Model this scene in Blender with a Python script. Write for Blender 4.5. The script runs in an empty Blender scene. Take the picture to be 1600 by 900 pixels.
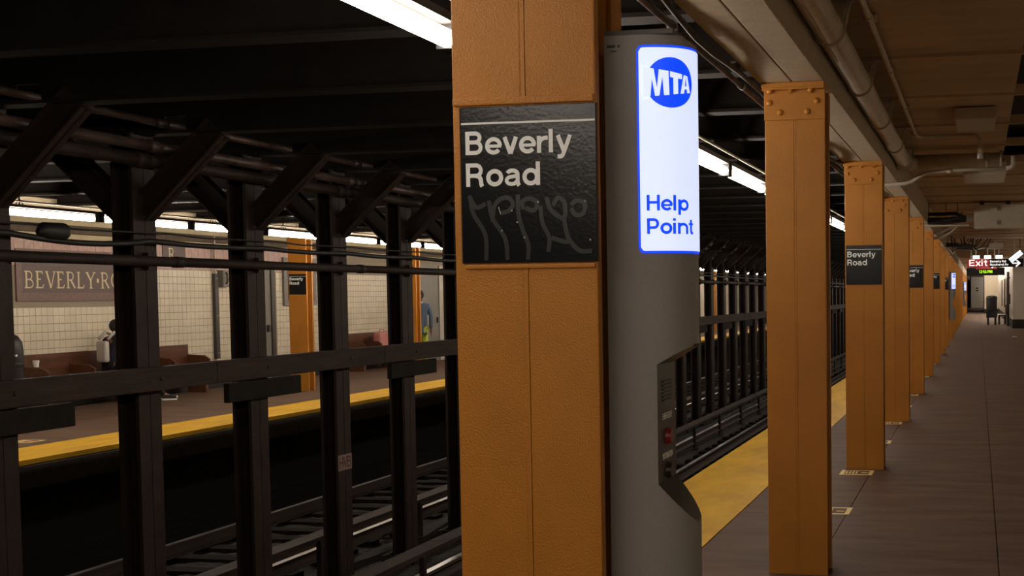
import bpy, bmesh, math, random
from math import sin, cos, pi, radians
from mathutils import Vector, Matrix

SC = bpy.context.scene
COL = SC.collection
rnd = random.Random(7)

# ------------------------------------------------------------------ camera
CAM_YAW, CAM_PITCH, CAM_ROLL = 0.1939, -0.0469, -0.0104
CAM_H = 1.6561
F_PX, CX, CY = 2005.92, 1134.66, 554.51
_F = Vector((-sin(CAM_YAW) * cos(CAM_PITCH), cos(CAM_YAW) * cos(CAM_PITCH), sin(CAM_PITCH)))
_R0 = Vector((cos(CAM_YAW), sin(CAM_YAW), 0))
_U0 = _R0.cross(_F)
_R = cos(CAM_ROLL) * _R0 + sin(CAM_ROLL) * _U0
_U = -sin(CAM_ROLL) * _R0 + cos(CAM_ROLL) * _U0
cd = bpy.data.cameras.new('camera')
cam = bpy.data.objects.new('camera', cd)
COL.objects.link(cam)
cd.sensor_fit = 'HORIZONTAL'
cd.sensor_width = 36
cd.lens = F_PX / 1600 * 36
cd.shift_x = (800 - CX) / 1600
cd.shift_y = (CY - 450) / 1600
cd.clip_start = 0.05
cd.clip_end = 400
cam.matrix_world = Matrix(((_R.x, _U.x, -_F.x, 0), (_R.y, _U.y, -_F.y, 0), (_R.z, _U.z, -_F.z, CAM_H), (0, 0, 0, 1)))
SC.camera = cam

# ------------------------------------------------------------------ world, exposure
W = bpy.data.worlds.new('underground')
W.use_nodes = True
W.node_tree.nodes['Background'].inputs[0].default_value = (0.5, 0.42, 0.36, 1)
W.node_tree.nodes['Background'].inputs[1].default_value = 0.0
SC.world = W
vs = SC.view_settings
vs.view_transform = 'Standard'
vs.look = 'None'
vs.exposure = 0.0
vs.gamma = 1.0
vs.use_curve_mapping = False
TUBE = 34.0            # emission of the fluorescent tubes
TUBE_FAR = 62.0        # the brighter tubes of the opposite row

# ------------------------------------------------------------------ materials
def srgb(r, g, b):
    f = lambda c: (c / 255 / 12.92) if c / 255 <= 0.04045 else ((c / 255 + 0.055) / 1.055) ** 2.4
    return (f(r), f(g), f(b))

def mat(name, base, rough=0.6, metal=0.0, var=0.0, vscale=3.0, col2=None, stretch=(1, 1, 1), bump=0.0, bscale=60.0,
        bdist=0.01, detail=6.0, spec=0.5, lo=0.35, hi=0.7, rvar=0.0, coat=0.0, bstretch=(1, 1, 1)):
    m = bpy.data.materials.new(name)
    m.use_nodes = True
    nt = m.node_tree
    b = nt.nodes['Principled BSDF']
    b.inputs['Base Color'].default_value = (*base, 1)
    b.inputs['Roughness'].default_value = rough
    b.inputs['Metallic'].default_value = metal
    b.inputs['Specular IOR Level'].default_value = spec
    b.inputs['Coat Weight'].default_value = coat
    tc = nt.nodes.new('ShaderNodeNewGeometry')
    def mp(s):
        n = nt.nodes.new('ShaderNodeMapping')
        n.inputs['Scale'].default_value = s
        nt.links.new(tc.outputs['Position'], n.inputs['Vector'])
        return n
    if var > 0 or col2:
        n = nt.nodes.new('ShaderNodeTexNoise')
        n.inputs['Scale'].default_value = vscale
        n.inputs['Detail'].default_value = detail
        n.inputs['Roughness'].default_value = 0.65
        nt.links.new(mp(stretch).outputs[0], n.inputs['Vector'])
        r = nt.nodes.new('ShaderNodeValToRGB')
        c2 = col2 or tuple(c * (1 - var) for c in base)
        r.color_ramp.elements[0].position = lo
        r.color_ramp.elements[1].position = hi
        r.color_ramp.elements[0].color = (*c2, 1)
        r.color_ramp.elements[1].color = (*base, 1)
        nt.links.new(n.outputs['Fac'], r.inputs['Fac'])
        nt.links.new(r.outputs['Color'], b.inputs['Base Color'])
        if rvar:
            mr = nt.nodes.new('ShaderNodeMapRange')
            mr.inputs['To Min'].default_value = rough - rvar
            mr.inputs['To Max'].default_value = rough + rvar
            nt.links.new(n.outputs['Fac'], mr.inputs['Value'])
            nt.links.new(mr.outputs['Result'], b.inputs['Roughness'])
    if bump > 0:
        n = nt.nodes.new('ShaderNodeTexNoise')
        n.inputs['Scale'].default_value = bscale
        n.inputs['Detail'].default_value = 3
        nt.links.new(mp(bstretch).outputs[0], n.inputs['Vector'])
        bp = nt.nodes.new('ShaderNodeBump')
        bp.inputs['Strength'].default_value = bump
        bp.inputs['Distance'].default_value = bdist
        nt.links.new(n.outputs['Fac'], bp.inputs['Height'])
        nt.links.new(bp.outputs['Normal'], b.inputs['Normal'])
    return m

def emis(name, col, strength):
    m = bpy.data.materials.new(name)
    m.use_nodes = True
    b = m.node_tree.nodes['Principled BSDF']
    b.inputs['Base Color'].default_value = (*[min(1, c) * 0.8 for c in col], 1)
    b.inputs['Emission Color'].default_value = (*col, 1)
    b.inputs['Emission Strength'].default_value = strength
    b.inputs['Roughness'].default_value = 0.4
    return m

M = {}
M['orange'] = mat('amber_enamel', (0.52, 0.205, 0.024), 0.36, spec=0.38, var=0.2, vscale=2.2, bump=0.6, bscale=230, bdist=0.0035, rvar=0.06)
M['orange_dark'] = mat('amber_enamel_grimy', (0.30, 0.10, 0.02), 0.5, var=0.3, vscale=9, bump=0.3, bscale=60)
M['soffit'] = mat('girder_buff_paint', (0.44, 0.35, 0.245), 0.75, var=0.18, vscale=14, bump=0.4, bscale=90, bdist=0.004)
M['ceil'] = mat('ceiling_buff_paint', (0.48, 0.33, 0.185), 0.7, var=0.3, vscale=1.1, stretch=(0.6, 2.0, 1), bump=0.2, bscale=50)
M['pipe'] = mat('pipe_buff_paint', (0.46, 0.37, 0.26), 0.5, var=0.25, vscale=8, bump=0.25, bscale=40)
M['pale'] = mat('pale_enamel', (0.50, 0.46, 0.38), 0.45, var=0.12, vscale=6)
M['floor'] = mat('platform_concrete', (0.175, 0.106, 0.076), 0.66, col2=(0.082, 0.047, 0.033), vscale=1.7, stretch=(0.7, 2.6, 1), spec=0.16, bump=0.25, bscale=120,
                 bdist=0.003, rvar=0.12, detail=9)
M['joint'] = mat('joint_grime', (0.045, 0.033, 0.027), 0.9)
M['yellow'] = mat('yellow_platform_paint', (0.78, 0.44, 0.022), 0.55, spec=0.2, col2=(0.52, 0.28, 0.016), vscale=2.6, stretch=(1.3, 0.5, 1), bump=0.3, bscale=150,
                  bdist=0.003, detail=9, rvar=0.1)
M['mark'] = mat('floor_marking_paint', (0.95, 0.68, 0.26), 0.6, var=0.25, vscale=18)
M['edge'] = mat('platform_edge_concrete', (0.07, 0.055, 0.045), 0.85, var=0.5, vscale=7, bump=0.5, bscale=30)
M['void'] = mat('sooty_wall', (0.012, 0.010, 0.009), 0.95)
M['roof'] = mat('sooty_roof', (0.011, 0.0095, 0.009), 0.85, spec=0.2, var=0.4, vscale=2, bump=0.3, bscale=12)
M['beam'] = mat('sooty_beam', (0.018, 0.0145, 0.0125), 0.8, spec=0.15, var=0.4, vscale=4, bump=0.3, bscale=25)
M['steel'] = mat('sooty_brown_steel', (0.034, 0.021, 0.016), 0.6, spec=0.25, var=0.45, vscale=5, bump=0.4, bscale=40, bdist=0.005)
M['timber'] = mat('sooty_timber', (0.050, 0.032, 0.024), 0.75, spec=0.25, var=0.5, vscale=3, stretch=(4, 0.5, 4), bump=0.5, bscale=25, bstretch=(4, 0.4, 4))
M['rustpipe'] = mat('rusty_pipe', (0.10, 0.06, 0.045), 0.45, col2=(0.02, 0.013, 0.010), vscale=5, bump=0.4, bscale=30)
M['blackcable'] = mat('black_cable_sheath', (0.012, 0.011, 0.011), 0.55)
M['rail'] = mat('worn_rail_steel', (0.50, 0.47, 0.45), 0.28, metal=1.0, var=0.2, vscale=4)
M['railside'] = mat('rusty_rail_side', (0.05, 0.035, 0.028), 0.8)
M['tie'] = mat('creosoted_tie', (0.018, 0.013, 0.011), 0.9, spec=0.08, col2=(0.006, 0.0045, 0.004), vscale=4, bump=0.5, bscale=25)
M['ballast'] = mat('sooty_ballast', (0.016, 0.012, 0.010), 0.95, var=0.6, vscale=14, bump=1.0, bscale=22, bdist=0.05)
M['signblack'] = mat('black_sign_enamel', (0.0065, 0.0068, 0.008), 0.2, bump=0.10, bscale=120, bdist=0.003, spec=0.3)
M['signwhite'] = mat('white_sign_print', (0.90, 0.93, 0.95), 0.45)
M['graffiti'] = mat('faded_tag_ink', (0.0165, 0.0165, 0.018), 0.3)
M['glint'] = mat('drip_glint', (0.45, 0.45, 0.45), 0.3)
M['rust'] = mat('rust_edge', (0.10, 0.045, 0.02), 0.8, var=0.5, vscale=60)
M['kiosk'] = mat('grey_powder_coat', (0.27, 0.255, 0.25), 0.5, var=0.12, vscale=160, bump=0.15, bscale=300, bdist=0.001)
M['kiosktop'] = mat('dark_grey_powder_coat', (0.085, 0.075, 0.072), 0.55)
M['niche'] = mat('dark_niche_metal', (0.030, 0.024, 0.022), 0.4)
M['red'] = mat('red_button', (0.32, 0.015, 0.015), 0.35)
M['blackplastic'] = mat('black_plastic', (0.012, 0.012, 0.013), 0.45)
M['tilew'] = mat('cream_glazed_tile', (0.80, 0.71, 0.56), 0.14, var=0.14, vscale=2.5, bump=0.06, bscale=18)
M['grout'] = mat('dark_grout', (0.30, 0.25, 0.19), 0.9)
M['tilep'] = mat('rose_frieze_tile', (0.52, 0.32, 0.28), 0.4, col2=(0.40, 0.235, 0.20), vscale=14)
M['tablet'] = mat('plum_mosaic', (0.085, 0.055, 0.052), 0.5, col2=(0.15, 0.10, 0.09), vscale=45)
M['tabborder'] = mat('rose_mosaic_border', (0.24, 0.145, 0.125), 0.5, col2=(0.14, 0.08, 0.07), vscale=40)
M['letter'] = mat('cream_mosaic_letter', (0.62, 0.50, 0.30), 0.4)
M['plaster'] = mat('cream_plaster', (0.62, 0.53, 0.34), 0.8, var=0.15, vscale=6)
M['plasterb'] = mat('brown_cove_moulding', (0.16, 0.12, 0.085), 0.8, var=0.3, vscale=12)
M['greymetal'] = mat('grey_door_enamel', (0.22, 0.20, 0.175), 0.5, var=0.15, vscale=10)
M['darkmetal'] = mat('dark_bronze_frame', (0.05, 0.042, 0.036), 0.45)
M['wood'] = mat('varnished_bench_wood', (0.15, 0.055, 0.025), 0.4, col2=(0.07, 0.024, 0.012), vscale=4, stretch=(6, 0.8, 6), bump=0.15, bscale=30)
M['cream'] = mat('cream_far_tile', (0.66, 0.58, 0.44), 0.3, var=0.1, vscale=5)
M['whitetile'] = mat('white_far_tile', (0.62, 0.58, 0.52), 0.3)
M['blackbase'] = mat('black_base_tile', (0.012, 0.011, 0.010), 0.4)
M['tube'] = emis('fluorescent_tube', (1.0, 0.88, 0.74), TUBE)
M['tubefar'] = emis('fluorescent_tube_opposite', (1.0, 0.88, 0.72), TUBE_FAR)
M['boxlamp'] = emis('small_box_lamp', (1.0, 0.92, 0.82), 3.0)
M['panelw'] = emis('backlit_white_panel', (0.68, 0.76, 1.0), 0.95)
M['panelb'] = emis('backlit_blue_film', (0.0, 0.055, 0.95), 1.0)
M['ledg'] = emis('green_led', (0.45, 1.0, 0.02), 1.3)
M['ledr'] = emis('red_led', (0.9, 0.02, 0.06), 0.9)
M['litsign'] = emis('backlit_sign_white', (0.8, 0.88, 1.0), 2.5)
M['exitred'] = emis('lit_exit_red', (0.30, 0.012, 0.018), 0.55)
M['exitwhite'] = emis('exit_print_glow', (1.0, 0.95, 0.92), 0.8)
M['skin'] = mat('brown_skin', (0.20, 0.085, 0.045), 0.5)
M['hair'] = mat('black_hair', (0.010, 0.008, 0.008), 0.6, bump=0.6, bscale=120)
M['navy'] = mat('navy_cotton', (0.012, 0.014, 0.028), 0.85)
M['denim'] = mat('blue_denim', (0.085, 0.125, 0.185), 0.85, var=0.3, vscale=20)
M['lime'] = mat('lime_cloth', (0.45, 0.52, 0.05), 0.8)
M['whitecloth'] = mat('white_cloth', (0.55, 0.53, 0.50), 0.85)
M['darkcloth'] = mat('black_cloth', (0.012, 0.012, 0.013), 0.85)
M['pink'] = mat('pink_vinyl', (0.62, 0.24, 0.22), 0.5)
M['green'] = mat('green_stripe', (0.10, 0.40, 0.12), 0.5)
M['eye'] = mat('eye_white', (0.7, 0.68, 0.65), 0.3)
M['lip'] = mat('lip', (0.22, 0.07, 0.05), 0.5)
M['paper'] = mat('white_paper', (0.75, 0.72, 0.66), 0.8)
M['hvbplate'] = mat('chalky_plate', (0.30, 0.20, 0.17), 0.8, var=0.2, vscale=60)
M['hvbink'] = mat('maroon_ink', (0.06, 0.02, 0.017), 0.8)
M['maroonposter'] = mat('dark_poster', (0.05, 0.03, 0.035), 0.25)
M['glassgrey'] = mat('poster_glass', (0.25, 0.23, 0.24), 0.15)

# ------------------------------------------------------------------ mesh helpers
class MB:
    def __init__(s):
        s.v, s.f = [], []
    def box(s, x0, x1, y0, y1, z0, z1):
        n = len(s.v)
        s.v += [(x0, y0, z0), (x1, y0, z0), (x1, y1, z0), (x0, y1, z0), (x0, y0, z1), (x1, y0, z1), (x1, y1, z1), (x0, y1, z1)]
        s.f += [tuple(n + i for i in q) for q in ((0, 3, 2, 1), (4, 5, 6, 7), (0, 1, 5, 4), (1, 2, 6, 5), (2, 3, 7, 6), (3, 0, 4, 7))]
        return s
    def prism(s, poly, fn0, fn1):
        """side walls and two caps between two maps of a 2D polygon"""
        n, k = len(s.v), len(poly)
        s.v += [fn0(*p) for p in poly] + [fn1(*p) for p in poly]
        for i in range(k):
            j = (i + 1) % k
            s.f.append((n + i, n + j, n + k + j, n + k + i))
        s.f.append(tuple(n + i for i in range(k))[::-1])
        s.f.append(tuple(n + k + i for i in range(k)))
        return s
    def tube(s, pts, r, n=10, cap=True):
        pts = [Vector(p) for p in pts]
        rs = r if isinstance(r, (list, tuple)) else [r] * len(pts)
        base = len(s.v)
        up = None
        for i, p in enumerate(pts):
            if i == 0: t = pts[1] - p
            elif i == len(pts) - 1: t = p - pts[i - 1]
            else: t = (pts[i + 1] - p).normalized() + (p - pts[i - 1]).normalized()
            t.normalize()
            if up is None:
                up = Vector((0, 0, 1)) if abs(t.z) < 0.9 else Vector((1, 0, 0))
            a = t.cross(up).normalized()
            b = a.cross(t).normalized()
            up = b
            for k in range(n):
                w = 2 * pi * k / n
                q = p + (a * cos(w) + b * sin(w)) * rs[i]
                s.v.append(tuple(q))
        for i in range(len(pts) - 1):
            for k in range(n):
                k2 = (k + 1) % n
                s.f.append((base + i * n + k, base + i * n + k2, base + (i + 1) * n + k2, base + (i + 1) * n + k))
        if cap:
            s.f.append(tuple(base + k for k in range(n))[::-1])
            s.f.append(tuple(base + (len(pts) - 1) * n + k for k in range(n)))
        return s
    def lathe(s, prof, n=20, c=(0, 0, 0)):
        base = len(s.v)
        for r, z in prof:
            for k in range(n):
                w = 2 * pi * k / n
                s.v.append((c[0] + r * cos(w), c[1] + r * sin(w), c[2] + z))
        for i in range(len(prof) - 1):
            for k in range(n):
                k2 = (k + 1) % n
                s.f.append((base + i * n + k, base + i * n + k2, base + (i + 1) * n + k2, base + (i + 1) * n + k))
        s.f.append(tuple(base + k for k in range(n))[::-1])
        s.f.append(tuple(base + (len(prof) - 1) * n + k for k in range(n)))
        return s
    def ball(s, c, r, n=12, m=8):
        base = len(s.v)
        rx, ry, rz = r if isinstance(r, (list, tuple)) else (r, r, r)
        for i in range(1, m):
            ph = pi * i / m
            for k in range(n):
                w = 2 * pi * k / n
                s.v.append((c[0] + rx * sin(ph) * cos(w), c[1] + ry * sin(ph) * sin(w), c[2] + rz * cos(ph)))
        top, bot = len(s.v), len(s.v) + 1
        s.v += [(c[0], c[1], c[2] + rz), (c[0], c[1], c[2] - rz)]
        for i in range(m - 2):
            for k in range(n):
                k2 = (k + 1) % n
                s.f.append((base + i * n + k, base + (i + 1) * n + k, base + (i + 1) * n + k2, base + i * n + k2))
        for k in range(n):
            k2 = (k + 1) % n
            s.f.append((top, base + k, base + k2))
            s.f.append((bot, base + (m - 2) * n + k2, base + (m - 2) * n + k))
        return s
    def quad(s, a, b, c, d):
        n = len(s.v)
        s.v += [a, b, c, d]
        s.f.append((n, n + 1, n + 2, n + 3))
        return s
    def mesh(s, name, m, smooth=False):
        me = bpy.data.meshes.new(name)
        me.from_pydata([tuple(p) for p in s.v], [], s.f)
        me.materials.append(m)
        if smooth:
            me.polygons.foreach_set('use_smooth', [True] * len(me.polygons))
        me.update()
        return me
    def build(s, name, m, parent=None, loc=(0, 0, 0), smooth=False, bevel=0.0, seg=2):
        me = s.mesh(name, m, smooth)
        bm = bmesh.new()
        bm.from_mesh(me)
        bmesh.ops.recalc_face_normals(bm, faces=bm.faces)
        if bevel:
            bmesh.ops.bevel(bm, geom=[e for e in bm.edges if e.is_manifold and e.calc_face_angle(0) > 0.6], offset=bevel, segments=seg, affect='EDGES', profile=0.6)
        bm.to_mesh(me)
        bm.free()
        o = bpy.data.objects.new(name, me)
        COL.objects.link(o)
        o.location = loc
        if parent: o.parent = parent
        return o

def inst(name, me, parent, loc, rot=(0, 0, 0)):
    o = bpy.data.objects.new(name, me)
    COL.objects.link(o)
    o.location = loc
    o.rotation_euler = rot
    o.parent = parent
    return o

def tag(o, label, cat, group=None, kind=None):
    o['label'] = label
    o['category'] = cat
    if group: o['group'] = group
    if kind: o['kind'] = kind
    return o

def thing(name, label, cat, loc=(0, 0, 0), rotz=0, group=None, kind=None):
    o = bpy.data.objects.new(name, None)
    COL.objects.link(o)
    o.empty_display_size = 0.1
    o.location = loc
    o.rotation_euler = (0, 0, rotz)
    return tag(o, label, cat, group, kind)

def dup(root, loc, label, group=None):
    r = root.copy()
    COL.objects.link(r)
    r.location = loc
    r['label'] = label
    if group: r['group'] = group
    for ch in list(root.children):
        c = ch.copy(); COL.objects.link(c); c.parent = r
        for g in list(ch.children):
            d = g.copy(); COL.objects.link(d); d.parent = c
    return r

ORD = ['first', 'second', 'third', 'fourth', 'fifth', 'sixth', 'seventh', 'eighth', 'ninth', 'tenth', 'eleventh', 'twelfth', 'thirteenth', 'fourteenth']

# ------------------------------------------------------------------ lettering (stroke-drawn, printed flat)
def arc(cx, cy, rx, ry, a0, a1, n=14):
    return [(cx + rx * cos(radians(a0 + (a1 - a0) * i / n)), cy + ry * sin(radians(a0 + (a1 - a0) * i / n))) for i in range(n + 1)]

def L(*p): return list(p)
# glyph: (advance, [(points, width)...]) with a cap height of 1
SW = 0.185
G = {
 ' ': (0.30, []),
 'l': (0.285, [(L((.10, 0), (.10, 1)), SW)]),
 'i': (0.285, [(L((.10, 0), (.10, .72)), SW), (L((.10, .84), (.10, 1)), SW)]),
 'o': (0.72, [(arc(.36, .36, .255, .28, 0, 360, 28), SW)]),
 'e': (0.70, [(L((.61, .36)) + arc(.355, .36, .255, .285, 2, 322, 26), SW * .95), (L((.12, .345), (.66, .345)), .13)]),
 'v': (0.63, [(L((.09, .72), (.315, .0)), SW), (L((.54, .72), (.315, .0)), SW)]),
 'y': (0.64, [(L((.09, .72), (.325, .02)), SW), (L((.56, .72), (.325, .02), (.27, -.12), (.21, -.18), (.07, -.185)), SW * .93)]),
 'r': (0.455, [(L((.10, 0), (.10, .72)), SW), (arc(.385, .36, .275, .27, 180, 92, 8) + L((.44, .63)), SW * .95)]),
 'd': (0.745, [(arc(.35, .36, .245, .28, 0, 360, 28), SW), (L((.63, 0), (.63, 1)), SW)]),
 'p': (0.745, [(arc(.385, .36, .245, .28, 0, 360, 28), SW), (L((.10, -.27), (.10, .72)), SW)]),
 'b': (0.745, [(arc(.385, .36, .245, .28, 0, 360, 28), SW), (L((.10, 0), (.10, 1)), SW)]),
 'a': (0.70, [(arc(.335, .5, .20, .145, 165, 0, 12) + L((.535, .17), (.555, .06), (.60, .0)), SW * .95),
              (L((.53, .43), (.34, .385)) + arc(.295, .225, .19, .155, 100, 270, 12) + L((.40, .085), (.53, .2)), SW * .85)]),
 'n': (0.72, [(L((.10, 0), (.10, .72)), SW), (arc(.355, .40, .255, .235, 180, 0, 14) + L((.61, 0)), SW * .95)]),
 't': (0.42, [(L((.20, .93), (.20, .2), (.225, .1), (.28, .075), (.38, .075)), SW), (L((.02, .645), (.38, .645)), .14)]),
 'x': (0.64, [(L((.09, 0), (.55, .72)), SW), (L((.55, 0), (.09, .72)), SW)]),
 's': (0.66, [(arc(.32, .53, .21, .115, 15, 210, 10) + L((.32, .375)) + arc(.33, .2, .225, .125, 60, -165, 10), SW * .9)]),
 'B': (0.77, [(L((.10, 0), (.10, 1)), SW), (L((.10, .915), (.40, .915)) + arc(.40, .725, .185, .19, 90, -90, 10) + L((.10, .535)), SW * .92),
              (L((.10, .535), (.42, .535)) + arc(.42, .31, .20, .225, 90, -90, 10) + L((.10, .085)), SW * .92)]),
 'R': (0.79, [(L((.10, 0), (.10, 1)), SW), (L((.10, .915), (.42, .915)) + arc(.42, .69, .19, .225, 90, -90, 12) + L((.10, .465)), SW * .92),
              (L((.40, .465), (.55, .42), (.60, .30), (.62, .08), (.66, 0)), SW)]),
 'P': (0.74, [(L((.10, 0), (.10, 1)), SW), (L((.10, .915), (.42, .915)) + arc(.42, .66, .20, .255, 90, -90, 12) + L((.10, .405)), SW * .95)]),
 'H': (0.79, [(L((.10, 0), (.10, 1)), SW), (L((.67, 0), (.67, 1)), SW), (L((.10, .52), (.67, .52)), .165)]),
 'E': (0.70, [(L((.10, 0), (.10, 1)), SW), (L((.10, .915), (.63, .915)), .165), (L((.10, .52), (.59, .52)), .155), (L((.10, .085), (.65, .085)), .165)]),
 'N': (0.78, [(L((.10, 0), (.10, 1)), SW), (L((.66, 0), (.66, 1)), SW), (L((.12, .97), (.64, .03)), SW)]),
 'A': (0.74, [(L((.06, 0), (.37, 1)), SW), (L((.68, 0), (.37, 1)), SW), (L((.17, .29), (.57, .29)), .14)]),
 'V': (0.70, [(L((.06, 1), (.35, 0)), SW), (L((.64, 1), (.35, 0)), SW)]),
 'M': (0.92, [(L((.10, 0), (.10, 1)), SW), (L((.80, 0), (.80, 1)), SW), (L((.12, 1), (.45, .1)), SW * .9), (L((.78, 1), (.45, .1)), SW * .9)]),
 'T': (0.66, [(L((.33, 0), (.33, 1)), SW), (L((.02, .915), (.64, .915)), .165)]),
 'G': (0.80, [(arc(.41, .5, .30, .42, 40, 360, 22) + L((.45, .47)), SW * .9)]),
 'C': (0.76, [(arc(.41, .5, .30, .42, 40, 320, 22), SW * .9)]),
 'Y': (0.70, [(L((.06, 1), (.35, .45)), SW), (L((.64, 1), (.35, .45)), SW), (L((.35, 0), (.35, .5)), SW)]),
 'I': (0.29, [(L((.10, 0), (.10, 1)), SW)]),
 'F': (0.66, [(L((.10, 0), (.10, 1)), SW), (L((.10, .915), (.60, .915)), .165), (L((.10, .49), (.54, .49)), .155)]),
 'O': (0.82, [(arc(.41, .5, .30, .42, 0, 360, 24), SW * .92)]),
 '1': (0.55, [(L((.30, 0), (.30, 1)), .15), (L((.30, .97), (.12, .80)), .13)]),
 '2': (0.62, [(arc(.31, .72, .21, .21, 170, -35, 10) + L((.08, .07), (.56, .07)), .14)]),
 '5': (0.62, [(L((.53, .93), (.14, .93), (.11, .52)) + arc(.30, .33, .22, .27, 110, -140, 12), .14)]),
 '6': (0.62, [(arc(.31, .31, .21, .25, 0, 360, 16), .14), (arc(.45, .36, .36, .58, 180, 95, 8), .14)]),
 ':': (0.30, [(L((.15, .18), (.15, .32)), .14), (L((.15, .6), (.15, .74)), .14)]),
}

def ribbon(mb, pts, w, fn, step=0.12, off=(0, 0, 0)):
    """flat stroke of width w along pts; fn maps (x, y) to 3D; off lifts overlapping coats of ink clear of each other"""
    g_ = fn
    def fn(a, b):
        q = g_(a, b)
        return (q[0] + off[0], q[1] + off[1], q[2] + off[2])
    P = []
    pts = [q for i, q in enumerate(pts) if i == 0 or math.hypot(q[0] - pts[i - 1][0], q[1] - pts[i - 1][1]) > 1e-5 * max(1, abs(q[0]))]
    for a, b in zip(pts, pts[1:]):
        d = math.hypot(b[0] - a[0], b[1] - a[1])
        k = max(1, int(d / step))
        P += [(a[0] + (b[0] - a[0]) * i / k, a[1] + (b[1] - a[1]) * i / k) for i in range(k)]
    P.append(pts[-1])
    closed = math.hypot(P[0][0] - P[-1][0], P[0][1] - P[-1][1]) < 1e-4
    base = len(mb.v)
    n = len(P)
    for i, p in enumerate(P):
        a = P[i - 1] if i > 0 else (P[-2] if closed else None)
        b = P[i + 1] if i < n - 1 else (P[1] if closed else None)
        def un(u, v):
            d = math.hypot(v[0] - u[0], v[1] - u[1]) or 1
            return (-(v[1] - u[1]) / d, (v[0] - u[0]) / d)
        n1 = un(a, p) if a else un(p, b)
        n2 = un(p, b) if b else n1
        nx, ny = n1[0] + n2[0], n1[1] + n2[1]
        q = max(0.35, (nx * nx + ny * ny) / 2)
        nx, ny = nx / q, ny / q
        mb.v.append(fn(p[0] + nx * w / 2, p[1] + ny * w / 2))
        mb.v.append(fn(p[0] - nx * w / 2, p[1] - ny * w / 2))
    for i in range(n - 1):
        mb.f.append((base + 2 * i, base + 2 * i + 1, base + 2 * i + 3, base + 2 * i + 2))

def text(mb, s, x, y, h, fn, track=0.0, sx=1.0, bold=1.0, step=0.12, nrm=(0, -1, 0)):
    """draws s from (x, y) with cap height h; returns end x"""
    for ch in s:
        adv, st = G[ch]
        for i, (pts, w) in enumerate(st):
            e = 9e-5 * i
            ribbon(mb, [(x + p[0] * h * sx, y + p[1] * h) for p in pts], w * h * bold, fn, step * h, (nrm[0] * e, nrm[1] * e, nrm[2] * e))
        x += (adv + track) * h * sx
    return x

def text_len(s, h, track=0.0, sx=1.0):
    return sum((G[c][0] + track) * h * sx for c in s)

# =================================================================== THE SETTING
YA, YB = -6.0, 150.0
EDGE = -2.55
# ---- near platform floor: slabs with open joints
fl = thing('floor', 'brown worn concrete platform floor on the camera side', 'floor', kind='structure')
MB().box(EDGE + .02, 3.2, YA, YB, -.30, -.02).build('slab_bed', M['joint'], fl)
cuts = [2.88 + 4.572 * k + 2.1 for k in range(-2, 12)] + [YB]
y0 = YA
for y1 in cuts:
    for xa, xb in ((-1.775, -.972), (-.972, .12), (.12, 3.2)):
        MB().box(xa + .003, xb - .003, y0 + .002, y1 - .002, -.06, 0).build('slab', M['floor'], fl)
    y0 = y1
tr = thing('trim_1', 'yellow painted warning strip along the near platform edge', 'floor strip', kind='structure')
y0 = YA
for y1 in cuts:
    MB().box(EDGE, -1.779, y0 + .002, y1 - .002, -.06, 0.003).build('strip_slab', M['yellow'], tr)
    y0 = y1
MB().box(EDGE - .02, EDGE + .03, YA, YB, -.28, -.061).build('nosing', M['edge'], tr)
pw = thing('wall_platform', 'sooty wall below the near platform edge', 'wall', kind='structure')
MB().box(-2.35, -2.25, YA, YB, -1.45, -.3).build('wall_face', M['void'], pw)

# ---- track bed
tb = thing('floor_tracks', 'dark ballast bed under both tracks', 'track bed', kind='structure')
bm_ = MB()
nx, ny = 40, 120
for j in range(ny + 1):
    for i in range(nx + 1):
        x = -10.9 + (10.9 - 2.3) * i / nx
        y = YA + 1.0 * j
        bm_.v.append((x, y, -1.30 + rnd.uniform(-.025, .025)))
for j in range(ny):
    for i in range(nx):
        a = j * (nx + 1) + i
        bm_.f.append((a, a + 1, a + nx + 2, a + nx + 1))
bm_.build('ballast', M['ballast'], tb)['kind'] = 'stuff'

# ---- roof over the tracks, with a cross beam over every pair of braces
YC0, SP = 8.77, 1.522
rf = thing('ceiling_tracks', 'sooty roof with steel cross beams over the tracks', 'ceiling', kind='structure')
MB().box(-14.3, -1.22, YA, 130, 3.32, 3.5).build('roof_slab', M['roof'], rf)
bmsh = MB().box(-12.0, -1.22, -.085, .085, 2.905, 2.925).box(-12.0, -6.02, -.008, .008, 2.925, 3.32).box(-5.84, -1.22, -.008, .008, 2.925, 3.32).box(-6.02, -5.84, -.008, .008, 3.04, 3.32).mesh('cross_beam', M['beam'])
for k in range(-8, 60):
    inst('cross_beam', bmsh, rf, (0, YC0 + SP * k, 0))

# ---- longitudinal girder above the near column row (two soffit halves with a groove)
gd = thing('trim_2', 'buff painted boxed girder resting on the near row of amber columns', 'girder', kind='structure')
MB().box(-1.242, -1.052, YA, YB, 2.877, 3.32).build('girder_half', M['soffit'], gd, bevel=.006)
MB().box(-1.046, -.868, YA, YB, 2.877, 3.32).build('girder_half', M['soffit'], gd, bevel=.006)
MB().box(-1.052, -1.046, YA, YB, 2.885, 3.32).build('groove', M['joint'], gd)

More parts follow.
